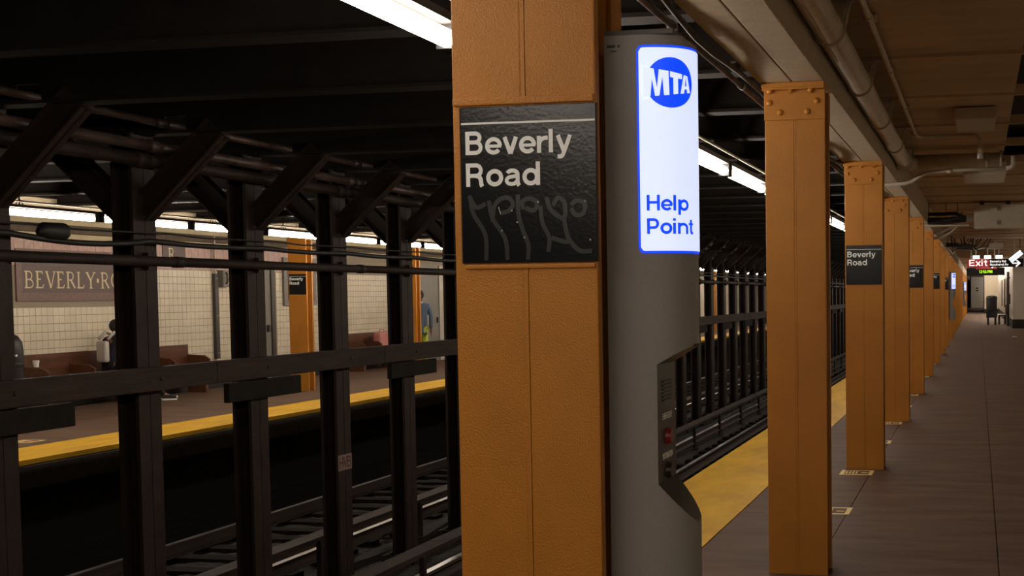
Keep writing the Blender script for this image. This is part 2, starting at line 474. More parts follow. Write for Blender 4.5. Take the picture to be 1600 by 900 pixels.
# ---- near platform ceiling: buff panels between ribs, an open dark gap on the right up to Y = 17
ce = thing('ceiling', 'buff painted ceiling panels and ribs above the near platform', 'ceiling', kind='structure')
RIB0, RIBS = 8.79, 1.81
for k in range(-8, 60):
    y = RIB0 + RIBS * k
    y1 = y + RIBS
    xr = .29 if y1 < 17.5 else 3.2
    dz = rnd.uniform(-.006, .006)
    if k < 48:
        MB().box(-.868, xr, y + .03, y1 - .03, 3.24 + dz, 3.30).build('ceiling_panel', M['ceil'], ce)
    MB().box(-.868, 3.2, y - .028, y + .028, 3.225, 3.31).build('ceiling_rib', M['ceil'], ce)
MB().box(-.868, 3.2, YA, YB, 3.62, 3.7).build('roof_slab', M['void'], ce)
MB().box(-.868, 3.2, 95, YB, 3.24, 3.31).build('far_soffit', M['ceil'], ce)

# ---- walls of the near platform (out of frame until the far end)
wr = thing('wall_right', 'cream tiled wall and black base beside the near platform, seen at its far end', 'wall', kind='structure')
MB().box(2.30, 2.45, YA, 59.4, 0, 3.62).build('tiled_face', M['cream'], wr)
MB().box(1.55, 2.45, 59.4, 59.6, .40, 3.24).build('tiled_return', M['whitetile'], wr)
MB().box(1.53, 2.45, 59.36, 59.6, 0, .40).build('black_base', M['blackbase'], wr)
MB().box(1.55, 1.75, 59.6, 103.0, .40, 3.24).build('tiled_side', M['whitetile'], wr)
MB().box(1.53, 1.75, 59.6, 103.0, 0, .40).build('black_base', M['blackbase'], wr)
wb = thing('wall_back', 'cream tiled end wall with black base behind the trash can', 'wall', kind='structure')
MB().box(.50, 1.75, 103.0, 103.3, .33, 3.0).build('tiled_face', M['cream'], wb)
MB().box(.50, 1.75, 102.98, 103.3, 3.0, 3.24).build('frieze', M['tilep'], wb)
MB().box(.48, 1.75, 102.96, 103.3, 0, .33).build('black_base', M['blackbase'], wb)
MB().box(.50, .62, 103.3, 120, 0, 3.24).build('tiled_return', M['whitetile'], wb)
wb2 = thing('wall_end', 'pale tiled wall closing the passage left of the cream wall', 'wall', kind='structure')
MB().box(2.6, 2.7, 103.3, 138.3, 0, 3.24).build('tiled_side', M['whitetile'], wb2)
MB().box(-.72, 2.6, 138, 138.3, 0, 3.24).build('tiled_face', M['whitetile'], wb2)
MB().box(-.2, .05, 137.95, 138, 1.98, 2.12).build('placard', M['blackplastic'], wb2)
MB().box(-.2, .05, 137.95, 138, 1.74, 1.88).build('placard', M['blackplastic'], wb2)
d2 = thing('door_2', 'dark grey metal door at the far end of the platform', 'door', kind='structure')
MB().box(-1.7, -.74, 145, 145.1, .2, 2.9).build('door_leaf', M['greymetal'], d2)
MB().box(-1.7, -.74, 144.9, 145.1, 0, .2).build('kick_plate', M['blackbase'], d2)
MB().box(-1.7, -.74, 145.0, 145.1, 2.9, 3.3).build('transom', M['darkmetal'], d2)
MB().box(-.84, -.80, 144.9, 145.0, 1.2, 1.5).build('door_handle', M['darkmetal'], d2)

# ---- far platform
EF = -9.78
XW = -14.10
ff = thing('floor_opposite', 'brown concrete floor of the opposite platform', 'floor', kind='structure')
MB().box(XW, EF, 5, 90, -.22, -.05).build('slab_bed', M['joint'], ff)
y0 = 5
for k in range(0, 9):
    y1 = 7.46 + 4.572 * k + 2.2
    for xa, xb in ((XW, -12.3), (-12.3, -10.66)):
        MB().box(xa + .002, xb - .002, y0 + .002, y1 - .002, -.06, 0).build('slab', M['floor'], ff)
    y0 = y1
MB().box(XW, -10.66, y0, 90, -.06, 0).build('slab', M['floor'], ff)
t3 = thing('trim_3', 'yellow painted warning strip along the opposite platform edge', 'floor strip', kind='structure')
y0 = 5
for k in range(0, 9):
    y1 = 7.46 + 4.572 * k + 2.2
    MB().box(-10.658, EF, y0 + .002, y1 - .002, -.06, .003).build('strip_slab', M['yellow'], t3)
    y0 = y1
MB().box(-10.658, EF, y0, 90, -.06, .003).build('strip_slab', M['yellow'], t3)
MB().box(-10.66, EF + .03, 5, 90, -.30, -.061).build('nosing', M['edge'], t3)
pw2 = thing('wall_opposite_platform', 'sooty wall below the opposite platform edge', 'wall', kind='structure')
MB().box(-10.9, -10.8, 5, 90, -1.45, -.3).build('wall_face', M['void'], pw2)
g2 = thing('trim_4', 'buff girder above the columns of the opposite platform', 'girder', kind='structure')
MB().box(-12.18, -11.80, 5, 90, 2.877, 2.99).build('girder_half', M['soffit'], g2, bevel=.006)
MB().box(-12.17, -11.81, 5, 90, 2.99, 3.32).build('shade_strip', M['roof'], g2)  # dark strip standing in for the unlit roof void above the girder
MB().box(XW, -12.18, 5, 90, 3.24, 3.32).build('ceiling_panel', M['ceil'], g2)

# ---- tiled wall of the opposite platform
wl = thing('wall_left', 'cream glazed tile wall with rose frieze on the opposite platform', 'wall', kind='structure')
MB().box(XW - .25, XW - .012, 5, 90, 0, 3.24).build('grout_bed', M['grout'], wl)
MB().box(XW - .02, XW + .012, 5, 90, 2.86, 3.24).build('plaster_band', M['plaster'], wl)
cv = MB()
cv.prism([(0, 2.72), (.05, 2.73), (.07, 2.78), (.03, 2.86), (0, 2.86)], lambda a, b: (XW - .01 + a, 5, b), lambda a, b: (XW - .01 + a, 90, b))
cv.build('cove_moulding', M['plasterb'], wl)
MB().box(XW - .02, XW + .006, 5, 90, 2.63, 2.72).build('plaster_strip', M['plaster'], wl)
TS = .127
tile = MB()
tile.v = [(0, .002, .002), (0, TS - .002, .002), (0, TS - .002, TS - .002), (0, .002, TS - .002),
          (.011, .004, .004), (.011, TS - .004, .004), (.011, TS - .004, TS - .004), (.011, .004, TS - .004)]
tile.f = [(4, 5, 6, 7), (0, 1, 5, 4), (1, 2, 6, 5), (2, 3, 7, 6), (3, 0, 4, 7)]
tmesh = tile.mesh('tile', M['tilew'])
TAB = (16.80, 20.02, 1.665, 2.46)
rest = MB()
cnt = 0
for r in range(16):
    for c in range(60, 225):
        y, z = 5 + c * TS, .17 + r * TS
        if y + TS > TAB[0] and y < TAB[1] and z + TS > TAB[2] + .02: continue
        if 22.75 < y + TS and y < 23.95: continue
        jit = rnd.uniform(-.0012, .0012)
        seen = (16.75 < y < 19.1 and .83 < z < 1.6) or (20.2 < y < 21.85 and .5 < z)
        if seen and cnt < 298:
            inst('tile', tmesh, wl, (XW - .01 + jit, y, z)); cnt += 1
        else:
            n = len(rest.v)
            rest.v += [(v[0] + XW - .01 + jit, v[1] + y, v[2] + z) for v in tile.v]
            rest.f += [tuple(n + i for i in f) for f in tile.f]
o = rest.build('tile_field', M['tilew'], wl); o['kind'] = 'stuff'
MB().box(XW - .02, XW + .001, 33.5, 90, .17, 2.2).build('tile_field_far', M['tilew'], wl)
MB().box(XW - .02, XW + .001, 5, 12.6, .17, 2.2).build('tile_field_near', M['tilew'], wl)
MB().box(XW - .02, XW + .012, 5, 90, 0, .17).build('wall_base', M['blackbase'], wl)
fz = MB().box(0, .012, .003, .197, 0, .415).mesh('frieze_tile', M['tilep'])
for k in range(60):
    y = 16.0 + .2 * k - 2
    inst('frieze_tile', fz, wl, (XW - .01 + rnd.uniform(-.001, .001), y, 2.212))
# name tablet in the wall
tbp = MB().box(XW - .01, XW + .014, TAB[0] + .11, TAB[1] - .11, TAB[2] + .13, TAB[3] - .13).build('name_tablet', M['tablet'], wl)
tbp['label'] = 'plum mosaic tablet with cream serif letters'
fr = MB()
fr.box(XW - .01, XW + .018, TAB[0], TAB[1], TAB[2], TAB[2] + .13).box(XW - .01, XW + .018, TAB[0], TAB[1], TAB[3] - .13, TAB[3])
fr.box(XW - .01, XW + .018, TAB[0], TAB[0] + .11, TAB[2] + .13, TAB[3] - .13).box(XW - .01, XW + .018, TAB[1] - .11, TAB[1], TAB[2] + .13, TAB[3] - .13)
fr.build('tablet_border', M['tabborder'], tbp)

def serif_word(mb, s, y0, z0, h, X):
    """roman capitals with thick and thin strokes and small serifs, on a wall facing +X (text runs along +Y)"""
    T, t = .135, .075
    D = {
     'B': (.80, [([(.14, 0), (.14, 1)], T), ([(.0, .96), (.36, .96)] + arc(.36, .73, .22, .23, 90, -90, 8) + [(.14, .5)], t), ([(.14, .5), (.40, .5)] + arc(.40, .27, .26, .23, 90, -90, 8) + [(.0, .04)], t)]),
     'E': (.74, [([(.14, 0), (.14, 1)], T), ([(.0, .96), (.52, .96), (.56, .82)], t), ([(.14, .52), (.42, .52)], t), ([(.0, .04), (.54, .04), (.64, .22)], t)]),
     'V': (.84, [([(.08, .98), (.42, .02)], T), ([(.74, .98), (.42, .02)], t), ([(-.04, .97), (.22, .97)], .05), ([(.6, .97), (.84, .97)], .05)]),
     'R': (.84, [([(.14, 0), (.14, 1)], T), ([(.0, .96), (.36, .96)] + arc(.36, .73, .23, .23, 90, -90, 8) + [(.14, .5)], t), ([(.38, .5), (.72, .02)], T), ([(.0, .03), (.28, .03)], .05)]),
     'L': (.72, [([(.14, 0), (.14, 1)], T), ([(.0, .97), (.28, .97)], .05), ([(.0, .04), (.52, .04), (.62, .22)], t)]),
     'Y': (.84, [([(.08, .98), (.42, .48)], T), ([(.76, .98), (.42, .48)], t), ([(.42, 0), (.42, .5)], T), ([(-.04, .97), (.22, .97)], .05), ([(.62, .97), (.88, .97)], .05), ([(.28, .03), (.56, .03)], .05)]),
     '.': (.36, [([(.15, .36), (.15, .60)], .20)]),
     'O': (.98, [(arc(.46, .5, .38, .44, 0, 360, 24), .11)]),
     'A': (.84, [([(.10, .02), (.42, 1)], t), ([(.76, .02), (.42, 1)], T), ([(.22, .36), (.62, .36)], t), ([(-.02, .03), (.22, .03)], .05), ([(.62, .03), (.9, .03)], .05)]),
     'D': (.92, [([(.14, 0), (.14, 1)], T), ([(.0, .96), (.34, .96)] + arc(.34, .5, .44, .46, 90, -90, 12) + [(.0, .04)], .09)]),
    }
    y = y0
    for ch in s:
        adv, st = D[ch]
        for i, (pts, w) in enumerate(st):
            ribbon(mb, [(y + p[0] * h, z0 + p[1] * h) for p in pts], w * h, lambda a, b: (X, a, b), .12, (2e-4 * i, 0, 0))
        y += (adv + .075) * h
    return y
sl = MB()
yend = serif_word(sl, 'BEVERLY.ROAD', 16.97, 1.862, .265, XW + .0155)
sl.build('letters', M['letter'], tbp)
# small frieze cartouche with an R
ct = MB().box(XW - .01, XW + .014, 20.34, 21.0, 2.26, 2.63).build('frieze_plaque', M['tablet'], wl)
rl = MB()
serif_word(rl, 'R', 20.5, 2.36, .23, XW + .0155)
rl.build('letter', M['letter'], ct)

# door / metal panels on the opposite wall
d1 = thing('door_1', 'grey metal door in the cream tile wall left of the opposite column', 'door', kind='structure')
MB().box(XW - .02, XW + .02, 22.85, 23.80, .0, 2.3).build('door_leaf', M['greymetal'], d1)
MB().box(XW - .02, XW + .05, 23.80, 23.93, .0, 2.36).build('door_frame', M['darkmetal'], d1)
MB().box(XW - .02, XW + .05, 22.76, 22.85, .0, 2.36).build('door_frame', M['darkmetal'], d1)
MB().box(XW + .02, XW + .07, 23.64, 23.70, 1.0, 1.14).build('door_handle', M['darkmetal'], d1)
d3 = thing('door_3', 'grey metal door with pale jamb behind the standing person', 'door', kind='structure')
MB().box(XW - .02, XW + .03, 30.6, 32.05, .0, 2.5).build('door_leaf', M['greymetal'], d3)
MB().box(XW - .02, XW + .06, 32.05, 32.33, .0, 2.5).build('door_jamb', M['pale'], d3)
MB().box(XW + .03, XW + .07, 31.9, 31.96, 1.0, 1.14).build('door_handle', M['darkmetal'], d3)
MB().box(XW - .02, XW + .05, 32.4, 40, .0, 2.5).build('hoarding', M['greymetal'], wl)

# =================================================================== NEAR PLATFORM COLUMNS
CXN = -1.0429
Y1, BAY = 2.8788, 4.572
HW, DC = .1757, .236

def flange_poly(side, back):
    """L section of a bulb angle: flange leg, web leg, rounded outer bulb"""
    s = side
    p = [(.005, 0), (HW, 0), (HW, .034), (HW - .016, .040), (HW - .030, .030), (HW - .034, .016), (.028, .016), (.020, .024), (.020, .095), (.005, .095)]
    q = [(x * s, y if not back else DC - y) for x, y in p]
    return q

def make_column(label):
    t = thing('station_column', label, 'column', (CXN, Y1, 0))
    for back in (False, True):
        for s in (-1, 1):
            m = MB()
            m.prism(flange_poly(s, back), lambda a, b: (a, b, 0), lambda a, b: (a, b, 2.846))
            m.build('flange_angle', M['orange'], t, bevel=.004)
    MB().box(-.005, .005, -.001, DC + .001, 0, 2.846).build('web', M['orange'], t)
    MB().box(-.178, .178, -.012, .0, 2.665, 2.838).build('gusset_plate', M['orange'], t, bevel=.004)
    MB().box(-.178, .178, DC, DC + .012, 2.665, 2.838).build('gusset_plate', M['orange'], t, bevel=.004)
    MB().box(-.187, .178, -.055, DC + .055, 2.850, 2.8765).build('cap_plate', M['orange'], t, bevel=.004)
    MB().box(-.184, .176, -.05, -.0, 2.836, 2.851).build('seat_angle', M['orange'], t, bevel=.003)
    rm = MB().ball((0, 0, 0), (.019, .014, .019), 12, 6).mesh('rivet', M['orange'], True)
    for x, z in ((-.145, 2.767), (.132, 2.769), (-.083, 2.709), (.076, 2.709)):
        inst('rivet', rm, t, (x, -.013, z))
    for x in (-.141, -.019, .097):
        inst('rivet', rm, t, (x, -.028, 2.833))
    return t

col = make_column('nearest amber steel column, filling the middle of the view, with the large name sign')
# thick paint ridges around the sign on the nearest column only
MB().box(-.174, .172, -.006, .001, 2.106, 2.124).build('paint_ridge', M['orange'], col, bevel=.003)
MB().box(-.150, .170, -.005, .001, 1.722, 1.733).build('paint_ridge', M['orange'], col, bevel=.003)
cols = [col]
base_children = [c for c in col.children if not c.name.startswith('paint_ridge')]
for k in range(1, 24):
    if k <= 8:
        lab = f'{ORD[k]} amber steel column from the camera in the near platform row'
        grp = 'amber columns of the near platform'
    else:
        lab = 'distant amber steel column overlapping its neighbours near the vanishing point'
        grp = 'distant amber columns of the near platform'
    r = col.copy(); COL.objects.link(r)
    r.location = (CXN, Y1 + BAY * k, 0); r['label'] = lab; r['group'] = grp
    for c in base_children:
        if k > 8 and c.name.startswith('rivet'): continue
        d = c.copy(); COL.objects.link(d); d.parent = r
    cols.append(r)
col['group'] = 'amber columns of the near platform'

# ---- name signs
def make_sign(label, xc, yface, mats=('signblack', 'signwhite')):
    t = thing('station_name_sign', label, 'sign', (xc, yface, 1.7365))
    MB().box(-.166, .166, -.006, 0, 0, .366).build('plate', M['signblack'], t, bevel=.0015)
    f = lambda a, b: (a, -.0066, b)
    m = MB(); ribbon(m, [(-.164, .3275), (.164, .3265)], .0045, f); m.build('white_rule', M['signwhite'], t)
    m = MB()
    h = .0545
    sx = .264 / text_len('Beverly', h)
    text(m, 'Beverly', -.155, .2545, h, f, sx=sx)
    text(m, 'Road', -.155, .180, h, f, sx=sx)
    m.build('lettering', M['signwhite'], t)
    return t
sg = make_sign('largest black Beverly Road sign, on the nearest column, tagged with faded graffiti', -1.0315, Y1)
sg['group'] = 'black name signs on the near columns'
sg_kids = list(sg.children)
g = MB()
f = lambda a, b: (a, -.0067, b)
P = lambda u, v: (-.166 + (u - 107) / 1283 * .332, .366 - .366 * ((v - (-678)) / (785 + 678)))   # from the sign's own face grid
for ig, pts in enumerate(([(190, 160), (220, 320), (330, 520), (335, 760)], [(370, 200), (400, 360), (520, 560), (540, 760)],
            [(400, 400), (420, 260), (480, 190), (560, 180), (600, 240), (560, 300), (480, 320)],
            [(650, 150), (650, 320), (690, 480), (740, 620), (735, 760)], [(700, 290), (690, 220), (760, 190), (830, 230), (800, 300), (720, 280)],
            [(860, 260), (880, 420), (940, 560), (930, 690)], [(920, 180), (960, 300), (1080, 380), (1090, 240), (1030, 190), (980, 260)],
            [(1080, 380), (1120, 560), (1220, 680), (1340, 690)], [(1150, 260), (1200, 220), (1280, 250), (1260, 340), (1190, 350), (1150, 290)],
            [(960, 560), (1100, 600), (1150, 570)], [(180, 150), (250, 260), (340, 230)])):
    q = [Vector(P(*p)) for p in pts]
    q = [q[0] * 2 - q[1]] + q + [q[-1] * 2 - q[-2]]
    sm = []
    for i in range(1, len(q) - 2):
        for k in range(6):
            u = k / 6
            sm.append(0.5 * (2 * q[i] + (q[i + 1] - q[i - 1]) * u + (2 * q[i - 1] - 5 * q[i] + 4 * q[i + 1] - q[i + 2]) * u * u + (3 * q[i] - 3 * q[i + 1] + q[i + 2] - q[i - 1]) * u ** 3))
    sm.append(q[-2])
    ribbon(g, [tuple(p) for p in sm], .0105, f, .02, (0, -8e-5 * ig, 0))
g.build('graffiti_tag', M['graffiti'], sg)['label'] = 'faded grey marker tag'
g = MB()
for u, v in ((840, 225), (1280, 225), (640, 408), (492, 484), (705, 552), (1325, 585), (590, 300)):
    a, b = P(u, v)
    g.ball((a, -.0075, b), (.0022, .0012, .0022), 8, 5)
ribbon(g, [P(463, 262), P(482, 330)], .002, f, .12, (0, -1.2e-3, 0))
g.build('drip_highlight', M['glint'], sg)['kind'] = 'stuff'  # pale specks and streak paint the highlights on drips
for x in (-.169, .166):
    MB().box(x, x + .003, -.004, 0, .0, .366).build('rusty_edge', M['rust'], sg)
for k in (2, 4, 6, 8):
    r = sg.copy(); COL.objects.link(r)
    r.location = (-1.043, Y1 + BAY * k, 1.7365)
    r['label'] = f'black Beverly Road sign on the {ORD[k]} amber column of the near row'
    for c in sg_kids:
        d = c.copy(); COL.objects.link(d); d.parent = r

# =================================================================== HELP POINT
def kiosk(label, yk, detail=True):
    t = thing('help_point', label, 'help point', (0, yk, 0), group='grey help points')
    XL_, XF, RX, RY = -.8655, -.800, .133, .097
    def plan(s):
        """front half plan curve: s in 0..1 from the back left corner round to the outermost line; returns x, y"""
        if s < .35:
            return XL_ + (XF - XL_) * s / .35, 0.0
        a = (s - .35) / .65 * pi / 2
        return XF + RX * sin(a) ** .85, RY - RY * cos(a) ** .85
    S = [i / 8 * .35 for i in range(9)] + [.35 + .65 * i / 60 for i in range(1, 61)]
    half = [plan(s) for s in S]
    outline = half + [(x, 2 * RY - y) for x, y in reversed(half[:-1])]
    def ring(z, xm):
        return [(min(x, xm), y, z) for x, y in outline]
    lev = [(.83, 9), (1.105, 9), (1.111, -.670), (1.15, -.700), (1.206, -.748), (1.491, -.748), (1.515, -.708), (1.533, -.672), (1.538, 9), (2.255, 9), (2.268, -.685)]
    lv2 = []
    for (za, xa), (zb, xb) in zip(lev, lev[1:]):
        k_ = 24 if xa < 1 and xb < 1 and abs(xa - xb) > .01 else 1
        lv2 += [(za + (zb - za) * q / k_, xa + (xb - xa) * q / k_) for q in range(k_)]
    lev = lv2 + [lev[-1]]
    body, nic = MB(), MB()
    n = len(outline)
    for i in range(len(lev) - 1):
        (za, xa), (zb, xb) = lev[i], lev[i + 1]
        A, B = ring(za, xa), ring(zb, xb)
        for k in range(n):
            k2 = (k + 1) % n
            q = [A[k], A[k2], B[k2], B[k]]
            xm = min(xa, xb)
            cl = xm < 1 and za < 2 and all(p[0] >= xm - 1e-6 for p in q) and outline[k][0] > xm and outline[k2][0] > xm
            (nic if cl else body).quad(*q)
    for z, xm, in ((.83, 9), (2.268, -.685)):
        b0 = len(body.v); body.v += ring(z, xm); body.f.append(tuple(range(b0, b0 + n)))
    for mb_, nm, mt in ((body, 'cabinet', M['kiosk']), (nic, 'niche', M['niche'])):
        o = mb_.build(nm, mt, t)
        bm = bmesh.new(); bm.from_mesh(o.data)
        bmesh.ops.remove_doubles(bm, verts=bm.verts, dist=1e-5)
        bmesh.ops.recalc_face_normals(bm, faces=bm.faces)
        bm.to_mesh(o.data); bm.free()
        if nm == 'cabinet':
            o.data.polygons.foreach_set('use_smooth', [len(p.vertices) == 4 for p in o.data.polygons])
            o.data.set_sharp_from_angle(angle=radians(40))
    # surface map by arc length measured from the back left corner, for the wrapped sign
    N = 400
    pts = [plan(i / N) for i in range(N + 1)]
    pts += [(x, 2 * RY - y) for x, y in reversed(pts[:-1])]
    arcl = [0]
    for a, b in zip(pts, pts[1:]): arcl.append(arcl[-1] + math.hypot(b[0] - a[0], b[1] - a[1]))
    def surf(u, z, off):
        u = max(0, min(arcl[-1], u))
        lo, hi = 0, len(arcl) - 1
        while hi - lo > 1:
            mid = (lo + hi) // 2
            if arcl[mid] <= u: lo = mid
            else: hi = mid
        f_ = (u - arcl[lo]) / max(1e-9, arcl[hi] - arcl[lo])
        x = pts[lo][0] + (pts[hi][0] - pts[lo][0]) * f_
        y = pts[lo][1] + (pts[hi][1] - pts[lo][1]) * f_
        tx, ty = pts[hi][0] - pts[lo][0], pts[hi][1] - pts[lo][1]
        d = math.hypot(tx, ty) or 1
        return (x + ty / d * off, y - tx / d * off, z)
    UL = .0785                                   # where the lit panel starts
    UM = arcl[len(arcl) // 2]                   # outermost line
    UR = 2 * UM - UL
    def wrapped(name, mt, u0, u1, z0, z1, off, rad):
        m = MB(); NU, NZ = 60, 10
        # rounded corner outline by column heights
        cols_ = []
        for i in range(NU + 1):
            u = u0 + (u1 - u0) * i / NU
            d = min(u - u0, u1 - u)
            c = 0 if d >= rad else rad - math.sqrt(max(0, rad * rad - (rad - d) ** 2))
            cols_.append((u, z0 + c, z1 - c))
        for u, a, b in cols_:
            for j in range(NZ + 1):
                m.v.append(surf(u, a + (b - a) * j / NZ, off))
        for i in range(NU):
            for j in range(NZ):
                k = i * (NZ + 1) + j
                m.f.append((k, k + NZ + 1, k + NZ + 2, k + 1))
        return m.build(name, mt, t, smooth=True)
    wrapped('blue_border', M['panelb'], UL, UR, 1.7555, 2.2435, .0015, .013)
    wrapped('light_panel', M['panelw'], UL + .0055, UR - .0055, 1.7615, 2.2375, .003, .009)
    lg = MB()
    f = lambda u, z: surf(u, z, .0045)
    # round emblem: disc with a left notch and leaning white capitals
    cu, cz, R_ = UL + .080, 2.156, .059
    sxs = 1.0
    dn = 40
    ring_pts = [(cu + R_ * sxs * cos(2 * pi * i / dn), cz + R_ * sin(2 * pi * i / dn)) for i in range(dn)]
    b0 = len(lg.v); lg.v.append(f(cu, cz))
    rings = 6
    for q in range(1, rings + 1):
        for (u, z) in ring_pts: lg.v.append(f(cu + (u - cu) * q / rings, cz + (z - cz) * q / rings))
    for i in range(dn):
        lg.f.append((b0, b0 + 1 + i, b0 + 1 + (i + 1) % dn))
        for q in range(rings - 1):
            a = b0 + 1 + q * dn
            lg.f.append((a + i, a + dn + i, a + dn + (i + 1) % dn, a + (i + 1) % dn))
    em = lg.build('emblem', M['panelb'], t)
    wl_ = MB()
    f2 = lambda u, z: surf(u, z, .006)
    def poly(pl):
        b = len(wl_.v); wl_.v.extend(f2(cu + x * R_, cz + y * R_) for x, y in pl); wl_.f.append(tuple(range(b, b + len(pl))))
    # white M merges with the bite in the disc's left side; T and A shrink to the right
    poly([(-1.1, .63), (-.98, .59), (-.65, .53), (-.38, .49), (-.38, -.53), (-.94, -.57), (-1.1, -.62)])
    poly([(-.38, .49), (-.10, .45), (-.07, -.50), (-.38, -.53)])
    poly([(-.04, .44), (.45, .35), (.45, .15), (-.04, .21)]); poly([(.09, .20), (.28, .18), (.28, -.44), (.09, -.47)])
    poly([(.53, .33), (.63, .31), (.54, -.41), (.38, -.43)]); poly([(.61, .31), (.71, .29), (.84, -.36), (.69, -.38)]); poly([(.48, -.12), (.77, -.10), (.77, -.22), (.48, -.25)])
    wd = MB()
    f3 = lambda u, z: surf(u, z, .007)
    for pl in ([(-.67, .54), (-.47, .51), (-.55, -.22)], [(-.80, -.58), (-.62, -.56), (-.74, .12)], [(-.46, -.55), (-.28, -.53), (-.34, .22)]):
        b = len(wd.v); wd.v.extend(f3(cu + x * R_, cz + y * R_) for x, y in pl); wd.f.append((b, b + 1, b + 2))
    wd.build('emblem_wedges', M['panelb'], em)['kind'] = 'stuff'
    wl_.build('emblem_letters', M['panelw'], em)
    tx = MB()
    h = .0368
    text(tx, 'Help', UL + .020, 1.856, h, f, sx=1.12, step=.08)
    text(tx, 'Point', UL + .020, 1.801, h, f, sx=1.12, step=.08)
    tx.build('lettering', M['panelb'], t)
    # niche fittings (face of the niche points to +X)
    XN = -.7475
    fn = lambda a, b: (XN + .0008, a, b)
    for s, z, w in (('EMERGENCY', 1.355, .10), ('INFORMATION', 1.258, .10)):
        m = MB(); hh = .0155
        k = w / text_len(s, hh)
        text(m, s, RY - w / 2, z, hh, fn, sx=k, nrm=(1, 0, 0))
        m.build('lettering', M['signwhite'], t)
    for z, mt, nm in ((1.312, M['red'], 'emergency_button'), (1.228, M['niche'], 'information_button')):
        m = MB().tube([(XN, RY, z), (XN + .012, RY, z)], [.021, .017], 16)
        m.build(nm, mt, t)
    m = MB()
    for i in range(6):
        m.box(XN, XN + .003, .05, .14, 1.40 + i * .009, 1.404 + i * .009)
    m.build('speaker_grille', M['blackplastic'], t)
    MB().box(-.8665, -.700, .004, 2 * RY - .004, 2.2685, 2.280).build('top_cap', M['kiosktop'], t)
    for x0, x1, z0, z1 in ((-.858, -.838, 2.240, 2.246), (-.832, -.827, 2.240, 2.246), (-.850, -.835, 2.230, 2.233)):
        MB().box(x0, x1, -.0012, 0, z0, z1).build('maker_label', M['blackplastic'], t)
    MB().box(-.8675, -.8655, .02, 2 * RY - .02, .86, 2.24).build('back_plate', M['blackplastic'], t)
    return t
hp = kiosk('large grey help point with lit panel right of the nearest column', 2.950)
dup(hp, (0, Y1 + BAY * 8 + .07, 0), 'distant help point with a glowing panel between far amber columns')
dup(hp, (0, Y1 + BAY * 16 + .07, 0), 'farthest help point, a thin glowing strip before the grey door')

# =================================================================== LAMPS
def make_lamp(label, grp, tm='tube'):
    t = thing('tube_lamp', label, 'lamp', group=grp)
    MB().tube([(0, .07, 0), (0, 1.75, 0)], .036, 14).build('tube', M[tm], t, smooth=True)
    MB().box(-.045, .045, .02, 1.81, .052, .085).build('housing', M['steel'], t)
    for y in (.0, 1.775):
        MB().box(-.040, .040, y + (.012 if y == 0 else -.03), y + (.072 if y == 0 else .035), -.040, .055).build('socket', M['blackplastic'], t)
    m = MB(); m.tube([(0, .55, .085), (0, .55, .255)], .008, 8); m.tube([(-.05, .55, .085), (0, .55, .15), (.05, .55, .085)], .006, 6)
    m.build('hanger', M['steel'], t)
    return t
LZ = 2.65
lamps = []
near_lab = {0: 'bright tube lamp over the near platform edge, cut by the top of the frame', 1: 'second tube lamp of the near row, hidden behind the nearest column'}
lam = None
for n in range(-5, 52):
    y = 2.93 + 1.83 * n
    if n < 0: lab, grp = 'tube lamp of the near row above and behind the camera', 'near edge lamps behind the camera'
    elif n == 0: lab, grp = 'largest bright tube lamp at the top left of the nearest column', 'near edge lamps'
    elif n <= 2: lab, grp = 'tube lamp over the near edge, hidden behind the nearest column and help point', 'near edge lamps hidden by the nearest column'
    elif n == 3: lab, grp = 'tube lamp right of the lit help point panel', 'near edge lamps'
    elif n in (7, 8): lab, grp = ['tube lamp seen between the second and third amber columns', 'tube lamp ending at the left of the third amber column'][n - 7], 'near edge lamps'
    elif n == 4: lab, grp = 'tube lamp ending at the left of the second amber column', 'near edge lamps'
    else: lab, grp = 'tube lamp in the distant part of the near edge row', 'distant near edge lamps'
    if lam is None: lam = make_lamp(lab, grp); lam.location = (-2.0, y, LZ)
    else: dup(lam, (-2.0, y, LZ), lab, grp)
for n in range(-3, 32):
    y = 13.83 + 1.84 * n
    names = {3: 'tube lamp of the opposite row right of the sign column', 4: 'short stretch of tube lamp left of the standing person', 5: 'tube lamp of the opposite row above the standing person', -1: 'leftmost tube lamp above the opposite platform, over the tablet', 0: 'tube lamp above the opposite platform beside the leftmost lamp',
             1: 'tube lamp of the opposite row above the wall phone', 2: 'tube lamp of the opposite row beside the sign column'}
    if n in names: lab, grp = names[n], 'opposite edge lamps'
    else: lab, grp = 'tube lamp in the row over the opposite platform edge', 'other opposite edge lamps'
    if n == -3:
        lam2 = make_lamp(lab, grp, 'tubefar'); lam2.location = (-10.44, y, LZ)
    else: dup(lam2, (-10.44, y, LZ), lab, grp)
for i, (x, y) in enumerate([(.75, 62), (.75, 67), (.8, 72)] + [(x_, 77 + 1.9 * q) for q in range(13) for x_ in (.75, 1.2)] + [(-.2, 106)]):  # lamps added to brighten the far end, no fixtures seen there
    dup(lam, (x, y, 3.05), 'added tube lamp brightening the far end of the near platform', 'added far end lamps')
for x, y in ((.2, 100.6), (.2, 101.6), (.75, 130), (.75, 133), (.75, 135.5)):  # crosswise lamps added out of view to brighten the end walls
    r = dup(lam, (x, y, 3.05), 'added tube lamp brightening the far end of the near platform', 'added far end lamps')
    r.rotation_euler = (0, 0, -pi / 2)
for i, (x, y) in enumerate(((.55, -1.9), (.55, -3.75), (.55, -5.6))):  # added out of view so light reaches the help point's front
    dup(lam, (x, y, 2.95), 'added tube lamp lighting the help point from behind the camera', 'added lamps behind the camera')
